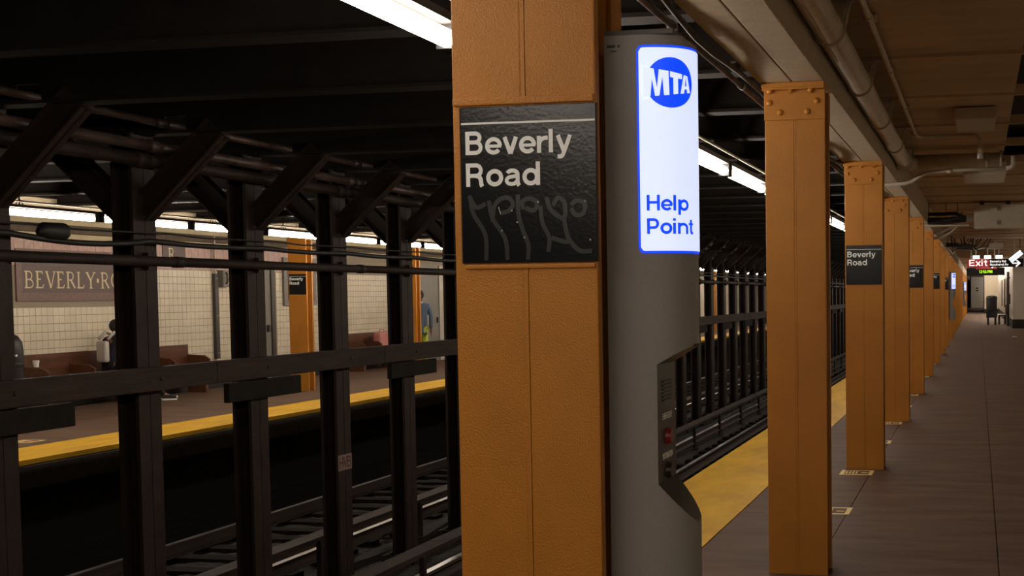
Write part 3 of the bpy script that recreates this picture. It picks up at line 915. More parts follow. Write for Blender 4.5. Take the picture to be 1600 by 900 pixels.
for x, lab in ((-2.0, 'thin conduit running above the near row of tube lamps'), (-10.44, 'thin conduit running above the opposite row of tube lamps')):
    m = MB(); m.tube([(x + .085, -4, LZ + .115), (x + .085, 70, LZ + .115)], .010, 8)
    o = m.build('lamp_conduit', M['pale'], None, smooth=True); tag(o, lab, 'conduit')

# =================================================================== TRACK COLUMNS BETWEEN THE TRACKS
def make_track_column(label, grp):
    t = thing('track_column', label, 'column', group=grp)
    for s in (1, -1):
        m = MB()
        for h_ in (-1, 1):
            m.box(*sorted((s * .075, s * .09)), *sorted((h_ * .004, h_ * .135)), 0, 4.22)
            m.box(*sorted((s * .02, s * .075)), *sorted((h_ * .006, h_ * .018)), 0, 4.22)
            m.box(*sorted((s * .062, s * .076)), *sorted((h_ * .118, h_ * .135)), 0, 4.22)
        m.build('flange', M['steel'], t)
    MB().box(-.086, .086, -.006, .006, 0, 4.22).build('web', M['steel'], t)
    for s in (1, -1):
        m = MB()
        p0, p1 = Vector((s * .075, 3.63)), Vector((s * .725, 4.24))
        d = (p1 - p0).normalized(); nn = Vector((-d.y, d.x))
        q = [p0 + nn * .095, p0 - nn * .095, p1 - nn * .095, p1 + nn * .095]
        m.prism([tuple(v) for v in q], lambda a, b: (a, -.01, b), lambda a, b: (a, .01, b))
        for e in (1, -1):
            q = [p0 + nn * (.095 * e), p0 + nn * (.08 * e), p1 + nn * (.08 * e), p1 + nn * (.095 * e)]
            m.prism([tuple(v) for v in q], lambda a, b: (a, -.06, b), lambda a, b: (a, .06, b))
        m.build('knee_brace', M['steel'], t)
    MB().box(-.2, .2, -.2, .2, 0, .10).build('footing', M['ballast'], t)
    return t
tc = None
for j in range(-3, 40):
    y = YC0 + SP * j
    if j == -1: lab, grp = 'leftmost sooty steel column between the tracks, at the frame edge', 'sooty columns between the tracks'
    elif j == 0: lab, grp = 'sooty column between the tracks, right of the cream tablet letters', 'sooty columns between the tracks'
    elif j == 1: lab, grp = 'sooty column between the tracks, just left of the opposite sign column', 'sooty columns between the tracks'
    elif j == 2: lab, grp = 'sooty column between the tracks carrying the small HVB plate', 'sooty columns between the tracks'
    elif j == 3: lab, grp = 'sooty column between the tracks, left of the standing person', 'sooty columns between the tracks'
    elif j == 4: lab, grp = 'sooty column between the tracks, just left of the nearest amber column', 'sooty columns between the tracks'
    elif j < 4: lab, grp = 'sooty column between the tracks outside the left frame edge', 'sooty columns left of the frame'
    elif j < 10: lab, grp = 'sooty column between the tracks hidden behind the nearest amber column', 'sooty columns hidden by the nearest amber column'
    else: lab, grp = 'sooty column in the distant rank between help point and second amber column', 'distant sooty columns between the tracks'
    if tc is None: tc = make_track_column(lab, grp); tc.location = (-6.31, y, -1.30)
    else: dup(tc, (-6.31, y, -1.30), lab, grp)
# HVB plate
t = thing('track_plate', 'small chalky HVB plate fixed to a sooty track column', 'sign', (-6.219, 11.805, -.055))
MB().box(0, .006, -.137, .137, 0, .155).build('plate', M['hvbplate'], t)
m = MB(); hh = .115
text(m, 'HVB', -.125, .02, hh, lambda a, b: (.0068, a, b), sx=.25 / text_len('HVB', hh), bold=.75, nrm=(1, 0, 0))
m.build('lettering', M['hvbink'], t)

# guard rails along the track columns
t = thing('guard_rail', 'wide sooty board rail bolted across the track columns at waist height', 'rail', (-6.22, 0, 0))
y = YC0 + SP * -3
bmesh_a = None
k = 0
while y < 66:
    y1 = y + 2 * SP
    MB().box(.0, .085, y + .003 - .76, y1 - .003 - .76, .965 + rnd.uniform(-.006, .006), 1.155 + rnd.uniform(-.006, .006)).build('board', M['timber'], t, bevel=.008)
    if k < 30:
        MB().box(.002, .055, y - .55, y + .62, .79, .955).build('bolster', M['beam'], t, bevel=.006)
    for q in (0, 1):
        MB().ball((.086, y + SP * q + .02, 1.06), (.01, .018, .018), 8, 5).build('bolt', M['steel'], t)
    y = y1; k += 1
t = thing('upper_rail', 'slim sooty rail fixed along the track columns above head height', 'rail', (-6.22, 0, 0))
y = 3.0
while y < 66:
    MB().tube([(.055, y, 1.955), (.055, y + 3.04, 1.955)], .040, 10).build('pipe_length', M['steel'], t, smooth=True)
    MB().tube([(.055, y - .05, 1.955), (.055, y + .05, 1.955)], .046, 10).build('coupling', M['steel'], t, smooth=True)
    y += 3.044
for k in range(-3, 38):
    MB().box(0, .05, YC0 + SP * k - .04, YC0 + SP * k + .04, 1.89, 2.02).build('bracket', M['steel'], t)
# cables on the track columns
m = MB(); pts = []
rs = []
y = 4.0
while y < 60:
    ph = (y - YC0) / SP
    z = 2.105 - .028 * sin(pi * (ph % 1.0)) * (1.5 if 7.2 < y < 8.6 else .5)
    r = .021
    if 7.45 < y < 7.95: r = .021
    pts.append((-6.15, y, z)); rs.append(r); y += .12
m.tube(pts, rs, 8)
pc = thing('power_cable', 'thick black cable with a fat splice, sagging between the track columns above the slim rail', 'cable')
m.build('cable_run', M['blackcable'], pc, smooth=True)
m = MB()
m.tube([(-6.15, 7.55, 2.12), (-6.15, 7.60, 2.13), (-6.15, 7.78, 2.13), (-6.15, 7.84, 2.12)], [.022, .06, .065, .022], 12)
m.build('cable_splice', M['blackcable'], pc, smooth=True)
m = MB(); m.tube([(-6.17, 4 + .5 * i, 2.165 + .008 * sin(i * 2.1)) for i in range(110)], .008, 6)
o = m.build('thin_cable', M['blackcable'], None, smooth=True); tag(o, 'thin black wire strung just above the thick sagging cable', 'cable')
# three pipes up in the knee braces
for (x, z, r, mt, lab) in ((-5.93, 2.966, .028, 'rustpipe', 'topmost rusty pipe running through the knee braces'),
                           (-6.0, 2.797, .040, 'rustpipe', 'middle rusty pipe with flaking paint running through the knee braces'),
                           (-6.12, 2.706, .050, 'steel', 'lowest and thickest dark pipe running through the knee braces')):
    t = thing('service_pipe', lab, 'pipe', (x, 0, z))
    y = 2.5
    while y < 62:
        MB().tube([(0, y, 0), (0, y + 3.04, 0)], r, 12).build('pipe_length', M[mt], t, smooth=True)
        MB().tube([(0, y - .06, 0), (0, y + .06, 0)], r * 1.25, 12).build('coupling', M[mt], t, smooth=True)
        y += 3.044

# =================================================================== TRACKS
tie_mesh = MB().box(-1.17, 1.17, -.115, .115, -.16, 0).mesh('tie', M['tie'])
for nm, xs, third, cover, lab in (('near', (-3.19, -4.62), -5.26, -5.33, 'railway track beside the near platform'),
                                  ('far', (-7.56, -8.97), -6.93, -6.74, 'railway track beside the opposite platform')):
    xc = sum(xs) / 2
    t = thing('railway_track', lab, 'track', (xc, 0, -1.25))
    for i in range(110):
        inst('tie', tie_mesh, t, (rnd.uniform(-.03, .03), 4 + .6 * i, rnd.uniform(-.01, .01)), (0, 0, rnd.uniform(-.02, .02)))
    for x in xs:
        m = MB()
        prof = [(-.07, 0), (.07, 0), (.07, .012), (.010, .03), (.010, .115), (.036, .122), (.036, .147), (.030, .152), (-.030, .152), (-.036, .147), (-.036, .122), (-.010, .115), (-.010, .03), (-.07, .012)]
        m.prism(prof, lambda a, b: (a + x - xc, YA, b), lambda a, b: (a + x - xc, 110, b))
        rl_ = m.build('rail', M['railside'], t)
        MB().box(x - xc - .031, x - xc + .031, YA, 110, .1515, .1535).build('rail_head', M['rail'], rl_)
    t = thing('third_rail', ('third rail under a sooty cover board ' + ('between near track and column row' if nm == 'near' else 'beyond the column row')), 'third rail', (third, 0, -1.25))
    m = MB()
    prof = [(-.055, .12), (.055, .12), (.055, .132), (.012, .15), (.012, .21), (.04, .217), (.04, .247), (-.04, .247), (-.04, .217), (-.012, .21), (-.012, .15), (-.055, .132)]
    m.prism(prof, lambda a, b: (a, YA, b), lambda a, b: (a, 110, b))
    r_ = m.build('power_rail', M['railside'], t)
    MB().box(-.036, .036, YA, 110, .2465, .2485).build('rail_head', M['rail'], r_)
    cx = cover - third
    y = YA
    while y < 100:
        MB().box(cx - .10, cx + .10, y + .004, y + 3.6 - .004, .415 + rnd.uniform(-.006, .006), .46).build('cover_board', M['timber'], t)
        y += 3.6
    bk = MB().box(-.025, .025, -.03, .03, 0, .43).box(-.06, .06, -.05, .05, 0, .02).mesh('cover_bracket', M['steel'])
    ins = MB().lathe([(.07, 0), (.07, .03), (.045, .04), (.06, .07), (.045, .09), (.06, .11), (.05, .12)], 10).mesh('insulator', M['railside'])
    sgn = -1 if cx < 0 else 1
    for i in range(30):
        inst('cover_bracket', bk, t, (cx + (.11 if nm == 'near' else .11), 6.6 + 2.4 * i + (.62 if nm == 'far' else 0), 0))
        inst('insulator', ins, t, (0, 6.9 + 2.4 * i, 0))
t = thing('drink_can', 'crushed red and white can lying on the far third rail cover', 'can', (-6.72, 14.05, -.755))
MB().tube([(0, -.05, 0), (0, -.045, 0), (.01, .0, 0), (0, .045, 0), (0, .05, 0)], [.024, .033, .028, .033, .024], 12).build('can_body', M['paper'], t, smooth=True)
MB().tube([(.004, -.025, 0), (.01, .02, 0)], [.0325, .0325], 12).build('red_band', M['red'], t, smooth=True)

# =================================================================== CEILING SERVICES OVER THE NEAR PLATFORM
t = thing('drain_pipe', 'fat buff pipe hung in rings beside the girder', 'pipe', (-.785, 0, 3.075))
MB().tube([(0, -3, 0), (0, 14.15, 0)], .078, 20).build('pipe_length', M['pipe'], t, smooth=True)
el = [(0, 14.15, 0), (.0, 14.3, .004), (.03, 14.42, .01), (.09, 14.5, .02), (.16, 14.52, .025)]
MB().tube(el, .08, 20).build('elbow', M['pipe'], t, smooth=True)
MB().tube([(0, 13.92, 0), (0, 13.98, 0)], .098, 20).build('flange_ring', M['pale'], t, smooth=True)
for k in range(-3, 4):
    y = RIB0 + RIBS * k
    h = MB()
    h.tube([(0, y - .03, 0), (0, y + .03, 0)], .088, 20)
    h.tube([(0, y - .035, 0), (0, y - .028, 0)], .094, 20)
    h.build('ring_clamp', M['pipe'], t, smooth=True)
    h = MB(); h.prism([(.07, 0), (.09, .02), (.12, .16), (.10, .16), (.06, .05)], lambda a, b: (a, y - .02, b), lambda a, b: (a, y + .02, b))
    h.box(-.08, .26, y - .03, y + .03, .145, .16)
    h.build('strap_hanger', M['pipe'], t)
t = thing('cross_pipe', 'fat buff pipe crossing the ceiling with a bolted end flange', 'pipe', (0, 14.52, 3.10))
MB().tube([(-.70, 0, 0), (.24, 0, 0)], .088, 20).build('pipe_length', M['pipe'], t, smooth=True)
MB().tube([(.235, 0, 0), (.265, 0, 0)], .115, 20).build('end_flange', M['pale'], t, smooth=True)
MB().tube([(.08, 0, 0), (.12, 0, 0)], .094, 20).build('band', M['pipe'], t, smooth=True)
for i in range(6):
    a = pi * 2 * i / 6
    MB().tube([(.262, .098 * cos(a), .098 * sin(a)), (.282, .098 * cos(a), .098 * sin(a))], .010, 8).build('bolt', M['darkmetal'], t)

t = thing('slim_conduit', 'slim buff conduit along the ceiling that turns toward the junction box', 'conduit')
cpts = [(-.60, -3, 3.205), (-.60, 12.75, 3.205), (-.59, 12.9, 3.205), (-.55, 13.0, 3.205), (-.48, 13.03, 3.205), (-.10, 13.03, 3.205), (-.02, 13.03, 3.20), (.02, 13.03, 3.17), (.025, 13.03, 3.10), (.025, 13.03, 2.99)]
MB().tube(cpts, .019, 12).build('tube_run', M['pipe'], t, smooth=True)
for k in range(-3, 3):
    y = RIB0 + RIBS * k + .32
    MB().tube([(-.60, y - .03, 3.205), (-.60, y + .03, 3.205)], .025, 12).build('coupling', M['pipe'], t, smooth=True)
    MB().box(-.64, -.56, y + .10, y + .13, 3.20, 3.238).build('saddle', M['pipe'], t)
MB().tube([(.025, 13.03, 3.03), (.025, 13.03, 2.975)], .028, 12).build('coupling', M['pale'], t, smooth=True)

t = thing('bent_conduit', 'pale conduit bending up from under the girder to the ceiling box', 'conduit', (0, 14.3, 0))
MB().tube([(-1.22, 0, 2.846), (-1.0, 0, 2.848), (-.80, 0, 2.852), (-.72, 0, 2.87), (-.63, 0, 2.925), (-.56, 0, 2.962), (-.48, 0, 2.975), (-.2, 0, 2.985), (.30, 0, 2.99)], .020, 12).build('tube_run', M['pale'], t, smooth=True)
MB().tube([(-.33, 0, 2.98), (-.27, 0, 2.982)], .027, 12).build('coupling', M['pipe'], t, smooth=True)
MB().tube([(.30, 0, 2.99), (.36, 0, 3.0), (.375, 0, 3.03), (.375, 0, 3.12)], .024, 12).build('end_elbow', M['pale'], t, smooth=True)

t = thing('junction_box', 'flat buff junction box on the ceiling before the cross pipe', 'box', (-.02, 11.75, 3.14))
MB().box(-.175, .175, -.52, .52, 0, .09).build('box_body', M['pipe'], t, bevel=.006)
MB().box(-.165, .165, -.50, .30, -.008, .002).build('cover', M['pale'], t, bevel=.003)
t = thing('junction_box', 'buff junction box on the ceiling beyond the cross pipe', 'box', (.08, 16.2, 3.05))
MB().box(-.25, .25, -.70, .70, 0, .14).build('box_body', M['pale'], t, bevel=.006)
MB().box(-.24, .24, -.68, .40, -.008, .002).build('cover', M['pale'], t, bevel=.003)
for x in (-.2, .2):
    MB().box(x - .02, x + .02, -.02, .02, .14, .185).build('strap', M['pipe'], t)

t = thing('equipment_cabinet', 'large pale metal cabinet hung from the ceiling at the right edge', 'cabinet', (.37, 23.0, 2.765))
MB().box(-.42, .43, .0, .28, 0, .415).build('cabinet_body', M['pale'], t, bevel=.006)
d = MB().box(-.435, .445, -.022, .0, .005, .41).build('cabinet_door', M['pale'], t, bevel=.004)
for z in (.10, .34):
    MB().box(-.04, .03, -.034, -.02, z - .035, z + .035).build('latch', M['greymetal'], d)
for x in (-.30, .15):
    MB().box(x - .04, x + .04, .08, .16, .415, .48).build('hanger', M['darkmetal'], t)
MB().tube([(-.42, .12, .18), (-.56, .12, .18)], .05, 10).build('cable_gland', M['greymetal'], t)

t = thing('cable_bundle', 'black cable bundle slung from the columns to the pale cabinet', 'cables', (0, 23.1, 0))
for i in range(7):
    a = rnd.uniform(-.03, .03)
    z0 = 2.93 + i * .022 + a
    pts = [(-1.35, rnd.uniform(-.05, .05), z0 + .05), (-1.0, 0.02 * i, z0 - .03), (-.6, .02 * i - .05, z0 - .055 + a), (-.40, 0, z0 - .03), (-.20, 0.02, 2.945 + .01 * (i - 3))]
    MB().tube(pts, .022, 8).build('cable', M['blackcable'], t, smooth=True)
for x in (-.85, -.55, -.35):
    MB().tube([(x, 0, 3.24), (x, 0, 2.86)], .007, 6).build('hanger_rod', M['darkmetal'], t)
MB().box(-.95, -.15, -.12, .12, 2.82, 2.84).build('cable_tray', M['pale'], t)

t = thing('curved_conduit_pair', 'pair of pale conduits curving down from the ceiling to an amber column', 'conduit', (0, 26.0, 0))
for i, o_ in enumerate((0, .10)):
    pts = [(-.95, 0, 2.73 + o_), (-.80, 0, 2.735 + o_), (-.66, 0, 2.77 + o_), (-.52, 0, 2.85 + o_), (-.40, 0, 2.97 + o_ * .8), (-.33, 0, 3.1 + o_ * .5), (-.30, 0, 3.24)]
    MB().tube(pts, .024, 10).build('tube_run', M['pale'], t, smooth=True)
for i, (x, y, z, s) in enumerate(((-.72, 36.5, 2.92, .11), (-.38, 37.2, 2.86, .15))):
    t = thing('camera_box', ['small black equipment box on the ceiling left of the exit sign', 'larger black equipment box on the ceiling left of the exit sign'][i], 'box', (x, y, z))
    MB().box(-s * 1.6, s * 1.6, -.1, .1, 0, s).build('housing', M['blackplastic'], t, bevel=.005)
    MB().tube([(0, 0, s), (0, 0, 3.24 - z)], .02, 8).build('stem', M['darkmetal'], t)
    MB().tube([(-s * 1.6, 0, s / 2), (-s * 2.6, .1, s * .7), (-s * 3.2, .1, s * 1.5)], .018, 6).build('cable', M['blackcable'], t)
t = thing('cable_tangle', 'tangle of cables and thin pipes under the ceiling before the exit sign', 'cables', (0, 38.0, 0))
for i in range(9):
    x0 = -.85 + .09 * i
    pts = [(x0, 0, 3.22), (x0 + rnd.uniform(-.1, .1), 0, 3.0), (x0 + rnd.uniform(0, .25), .1, 2.85 + rnd.uniform(-.08, .08)), (x0 + .35, .1, 2.95 + rnd.uniform(-.1, .1)), (x0 + .5, 0, 3.2)]
    MB().tube(pts, .016, 6).build('cable', M['blackcable'] if i % 3 else M['pale'], t)

# two conduits on the track side of the girder
t = thing('girder_conduit', 'straight dark conduit running left of the girder above the help point', 'conduit')
MB().tube([(-1.335, 2, 2.855), (-1.335, 70, 2.855)], .016, 10).build('tube_run', M['rustpipe'], t, smooth=True)
for k in range(40):
    MB().tube([(-1.335, 3.9 + 1.7 * k, 2.855), (-1.335, 3.96 + 1.7 * k, 2.855)], .022, 10).build('coupling', M['rustpipe'], t, smooth=True)
t = thing('girder_cable', 'wavy dark cable clipped along the left edge of the girder', 'cable')
MB().tube([(-1.268 - .012 * sin(i * 1.3), 2 + .35 * i, 2.852 + .018 * sin(i * .9)) for i in range(150)], .014, 8).build('cable', M['steel'], t, smooth=True)
for k in range(30):
    MB().box(-1.30, -1.243, 3.4 + 1.7 * k, 3.5 + 1.7 * k, 2.86, 2.90).build('clip', M['rustpipe'], t)

# =================================================================== EXIT SIGN GROUP
t = thing('exit_sign', 'hanging Exit sign with red panel, two street lines and a white arrow', 'sign', (0, 40.0, 2.41))
MB().box(.33, 1.36, 0, .12, 0, .25).build('black_panel', M['signblack'], t)
MB().box(-.31, .33, -.002, .12, 0, .25).build('red_panel', M['exitred'], t)
f = lambda a, b: (a, -.006, b)
m = MB(); text(m, 'Exit', -.27, .04, .19, f, sx=.56 / text_len('Exit', .19)); m.build('lettering', M['exitwhite'], t)
m = MB(); text(m, 'Beverly Rd', .36, .140, .066, f, sx=.48 / text_len('Beverly Rd', .066)); text(m, 'Nostrand Av', .36, .045, .066, f, sx=.55 / text_len('Nostrand Av', .066))
m.build('lettering', M['exitwhite'], t)  # added glow brightens the print on the black panel
m = MB(); ribbon(m, [(1.02, .11), (1.24, .11)], .045, f); ribbon(m, [(1.13, .215), (1.245, .11), (1.13, .005)], .045, f); m.build('arrow', M['exitwhite'], t)
for x in (-.2, .5, 1.1):
    MB().tube([(x, .06, .25), (x, .06, .83)], .012, 8).build('hanger_rod', M['pale'], t)
t = thing('clock_display', 'black dot display with red strip and green digits under the Exit sign', 'display', (0, 39.9, 2.16))
MB().box(-.34, .80, 0, .14, 0, .235).build('housing', M['blackplastic'], t, bevel=.004)
m = MB(); m.box(-.06, .57, -.004, 0, .195, .212); m.build('red_strip', M['ledr'], t)
m = MB(); text(m, '12:56 PM', .03, .07, .085, lambda a, b: (a, -.004, b), sx=.40 / text_len('12:56 PM', .085)); m.build('digits', M['ledg'], t)
for x in (-.2, .6):
    MB().tube([(x, .07, .235), (x, .07, .26)], .015, 8).build('mount', M['blackplastic'], t)
for i, x in enumerate((-.05, .29, .63)):
    t = thing('sign_spotlight', ['left of three white box lamps above the Exit sign', 'middle of three white box lamps above the Exit sign', 'right of three white box lamps above the Exit sign'][i], 'lamp', (x, 39.75, 2.66), group='box lamps above the Exit sign')
    MB().box(-.10, .10, -.06, .06, 0, .10).build('lamp_box', M['boxlamp'], t)
    MB().box(-.11, .11, -.07, .07, .10, .13).build('hood', M['blackplastic'], t)
    MB().tube([(0, 0, .13), (0, 0, .279)], .022, 8).build('stem', M['pale'], t)
t = thing('lamp_bar', 'pale conduit bar and box carrying the Exit sign lamps', 'conduit', (0, 39.75, 2.97))
MB().tube([(-.15, 0, 0), (1.0, 0, 0)], .03, 10).build('tube_run', M['pale'], t, smooth=True)
MB().box(.33, .75, -.05, .05, .02, .16).build('box_body', M['pale'], t)
MB().box(.5, .56, -.05, .05, .16, .27).build('strap', M['pale'], t)
t = thing('tilted_light_sign', 'glaring tilted light box at the right end of the Exit sign', 'light box', (1.12, 39.6, 2.71))
c45 = []
ang = radians(38)
def rot2(a, b): return (a * cos(ang) - b * sin(ang), a * sin(ang) + b * cos(ang))
m = MB(); m.prism([rot2(*p) for p in ((-.23, -.09), (.23, -.09), (.23, .09), (-.23, .09))], lambda a, b: (a, 0, b), lambda a, b: (a, .1, b)); m.build('housing', M['blackplastic'], t)
for q in (-.042, .042):
    m = MB(); m.prism([rot2(*p) for p in ((-.21, q - .032), (.21, q - .032), (.21, q + .032), (-.21, q + .032))], lambda a, b: (a, -.012, b), lambda a, b: (a, -.001, b)); m.build('lit_face', M['litsign'], t)
MB().tube([(.12, .05, .1), (.12, .05, .53)], .015, 8).build('stem', M['darkmetal'], t)

# =================================================================== FAR END FURNITURE
def trash_can(label, loc, s=1.0):
    t = thing('trash_can', label, 'trash can', loc)
    MB().lathe([(.24 * s, .72), (.265 * s, .74), (.27 * s, 1.30), (.25 * s, 1.34)], 18).build('drum', M['blackplastic'], t, smooth=False)
    MB().lathe([(.275 * s, 1.30), (.285 * s, 1.33), (.26 * s, 1.42), (.16 * s, 1.47), (.05 * s, 1.48)], 18).build('lid', M['blackplastic'], t)
    MB().box(-.27 * s, .27 * s, -.2 * s, .2 * s, .36, .72).build('stand_box', M['blackplastic'], t, bevel=.01)
    for x in (-.18 * s, .18 * s):
        MB().box(x - .05, x + .05, -.06, .06, 0, .36).build('leg', M['blackplastic'], t)
    return t
trash_can('black trash can on legs before the cream end wall', (.68, 66.0, 0))
t = thing('platform_bench', 'dark bench end beside the black trash can', 'bench', (1.22, 67.5, 0))
MB().box(-.2, .2, -.9, .9, .43, .49).build('seat', M['darkmetal'], t)
MB().box(.16, .22, -.9, .9, .49, 1.0).build('backrest', M['darkmetal'], t)
for y in (-.8, .8):
    for x in (-.15, .15):
        MB().box(x - .04, x + .04, y - .04, y + .04, 0, .43).build('leg', M['darkmetal'], t)
t = thing('gate_post', 'tall black steel post beside the white tiled corner', 'post', (1.44, 64.0, 0))
MB().box(-.06, .06, -.08, .08, 0, 2.62).build('post_body', M['blackplastic'], t)
MB().box(.06, .105, -.06, .06, 1.05, 1.55).build('lock_box', M['blackplastic'], t)
MB().box(.0, .105, -.03, .03, 2.3, 2.36).build('arm', M['blackplastic'], t)
for i, y in enumerate((70, 77, 85)):
    t = thing('framed_poster', f'{ORD[i]} slim poster frame on the side wall behind the black post', 'poster frame', (1.55, y, .75), group='poster frames on the far side wall')
    MB().box(-.05, 0, -1.1, 1.1, 0, 1.65).build('frame', M['darkmetal'], t)
    MB().box(-.056, -.05, -1.0, 1.0, .1, 1.55).build('pane', M['glassgrey'], t)
o = MB().prism([(-.09, -.05), (.07, -.06), (.1, .04), (-.04, .07)], lambda a, b: (a + 1.30, b + 48.0, .001), lambda a, b: (a * .8 + 1.30, b + 48.0, .03)).build('paper_scrap', M['paper'])
tag(o, 'tiny white paper scrap lying on the far platform floor', 'litter')

# yellow stencil marks on the near floor
def floor_mark(label, loc, w, d, grp):
    t = thing('floor_marking', label, 'floor marking', loc, group=grp)
    m = MB(); s = .038; z = .0015
    for a in ((0, w, 0, s), (0, w, d - s, d), (0, s, s, d - s), (w - s, w, s, d - s)):
        m.box(a[0], a[1], a[2], a[3], -.001, z)
    m.build('border', M['mark'], t)
    m = MB()
    for i in range(4):
        x = .05 + i * .03
        m.box(x, x + .016, .07, d - .07, -.001, z)
    m.box(.19, w - .05, d * .40, d * .52, -.001, z)
    m.build('stencil', M['mark'], t)
    return t
fm = None
for k in range(0, 8):
    for j, (yy, xx) in enumerate(((9.55 + BAY * k, -1.25), (11.66 + BAY * k, -1.25))):
        a = ['between', 'at the foot of'][j]
        if k < 5:
            lab = (f'yellow stencilled floor patch between the {ORD[k + 1]} and {ORD[k + 2]} amber columns' if j == 0 else
                   f'yellow stencilled floor patch at the foot of the {ORD[k + 2]} amber column')
            grp = 'stencilled patches on the near floor'
        else:
            lab, grp = 'distant yellow stencilled floor patch beside far amber columns', 'distant stencilled patches'
        if fm is None: fm = floor_mark(lab, (xx, yy, 0), .30, .31, grp)
        else: dup(fm, (xx, yy, 0), lab, grp)
dup(fm, (-11.25, 13.15, 0), 'yellow floor patch on the opposite platform at the left frame edge', 'stencilled patches')

# =================================================================== OPPOSITE PLATFORM THINGS
for k in range(1, 12):
    y = 7.46 + BAY * k - .16 + .16
    if k == 3: lab, grp = 'amber column on the opposite platform carrying a small name sign', 'amber columns of the opposite platform'
    elif k == 4: lab, grp = 'amber column on the opposite platform in front of the standing person', 'amber columns of the opposite platform'
    else: lab, grp = 'amber column on the opposite platform hidden behind sooty track columns', 'hidden amber columns of the opposite platform'
    r = col.copy(); COL.objects.link(r)
    r.location = (-11.99, y, 0); r['label'] = lab; r['group'] = grp
    for c in base_children:
        if c.name.startswith('rivet'): continue
        d = c.copy(); COL.objects.link(d); d.parent = r
r = sg.copy(); COL.objects.link(r)
r.location = (-11.985, 7.46 + BAY * 3, 1.7365); r['label'] = 'small black Beverly Road sign on the opposite platform column'
r['group'] = 'sign opposite'
for c in sg_kids:
    d = c.copy(); COL.objects.link(d); d.parent = r

def bench(label, y0, y1, nseat, grp):
    t = thing('wooden_bench', label, 'bench', (XW + .02, y0, 0), group=grp)
    Ln = y1 - y0
    MB().box(.02, .06, 0, Ln, .50, .86).build('backrest', M['wood'], t, bevel=.008)
    MB().box(.05, .50, 0, Ln, .42, .46).build('seat', M['wood'], t, bevel=.008)
    MB().box(.44, .48, 0, Ln, .30, .42).build('apron', M['wood'], t)
    ar = MB().prism([(.06, .46), (.50, .46), (.50, .60), (.40, .66), (.06, .68)], lambda a, b: (a, -.02, b), lambda a, b: (a, .02, b)).mesh('divider', M['wood'])
    lg = MB().box(.10, .46, -.04, .04, 0, .42).mesh('leg', M['wood'])
    for i in range(nseat + 1):
        inst('divider', ar, t, (0, .02 + (Ln - .04) * i / nseat, 0))
        if i % 2 == 0: inst('leg', lg, t, (0, .06 + (Ln - .12) * i / nseat, 0))
    return t
bench('brown wooden bench under the cream tablet letters', 16.78, 20.90, 4, 'wooden benches')
bench('brown wooden bench with a pink bag beyond the sign column', 26.85, 30.2, 4, 'wooden benches')
t = thing('pink_bag', 'small pink bag resting on the distant wooden bench', 'bag', (-13.78, 28.11, .46))
MB().box(-.10, .10, -.28, .28, 0, .40).build('bag_body', M['pink'], t, bevel=.05)
MB().tube([(0, -.12, .39), (0, -.1, .46), (0, .1, .46), (0, .12, .39)], .012, 8).build('handle', M['pink'], t)

t = thing('recycling_bin', 'black round-topped bin with white print and a green stripe at the left edge', 'bin', (-13.62, 15.90, 0))
MB().lathe([(.27, 0), (.28, .05), (.285, .95), (.27, 1.08), (.22, 1.17), (.12, 1.225), (.02, 1.24)], 24).build('drum', M['blackplastic'], t, smooth=True)
fb = lambda a, b: (.288 * cos(a), .288 * sin(a), b)
for (a0, a1, z0, z1) in ((-.62, -.30, .965, 1.0), (-.62, -.08, .885, .915)):
    n = 5
    m = MB()
    for i in range(n):
        p, q = a0 + (a1 - a0) * (i + .1) / n, a0 + (a1 - a0) * (i + .85) / n
        m.quad(fb(p, z0), fb(q, z0), fb(q, z1), fb(p, z1))
    m.build('white_print', M['paper'], t)['kind'] = 'stuff'
m = MB(); m.box(.275, .292, -.20, -.16, .38, .66); m.build('green_stripe', M['green'], t)
MB().lathe([(.288, .74), (.292, .75), (.292, .78), (.288, .79)], 24).build('band', M['blackplastic'], t)
t = thing('paper_cup', 'white paper cup on the left end of the wooden bench', 'cup', (-13.80, 16.80, .682))
MB().lathe([(.035, 0), (.048, .10), (.044, .10)], 14).build('cup_body', M['paper'], t)

t = thing('cable_duct', 'tall dark metal duct strip on the cream tile wall', 'duct', (XW + .013, 21.86, .55))
MB().box(0, .06, -.055, .055, 0, 1.6).build('duct_cover', M['darkmetal'], t)
MB().tube([(.03, 0, 1.6), (.03, 0, 2.32)], .018, 8).build('riser_pipe', M['pale'], t)
for z in (.1, .8, 1.5):
    MB().box(.06, .066, -.03, .03, z, z + .02).build('screw_plate', M['greymetal'], t)
t = thing('wall_phone', 'grey wall phone box beside the tall dark duct', 'phone', (XW + .003, 22.13, 1.90))
MB().box(0, .13, -.15, .15, 0, .32).build('housing', M['greymetal'], t, bevel=.02)
MB().box(.13, .15, -.02, .13, .05, .12).build('key_panel', M['pale'], t, bevel=.004)
MB().box(.13, .15, -.02, .13, .17, .27).build('dial_panel', M['pale'], t, bevel=.004)
MB().tube([(.15, -.09, .06), (.18, -.09, .09), (.18, -.09, .24), (.15, -.09, .27)], .02, 8).build('handset', M['darkmetal'], t)
t = thing('poster_case', 'dark framed poster case partly behind the opposite sign column', 'poster case', (XW + .003, 24.95, 1.52))
MB().box(0, .05, -.66, .66, 0, 1.0).build('frame', M['greymetal'], t, bevel=.008)
MB().box(.05, .056, -.52, .52, .11, .9).build('poster', M['maroonposter'], t)

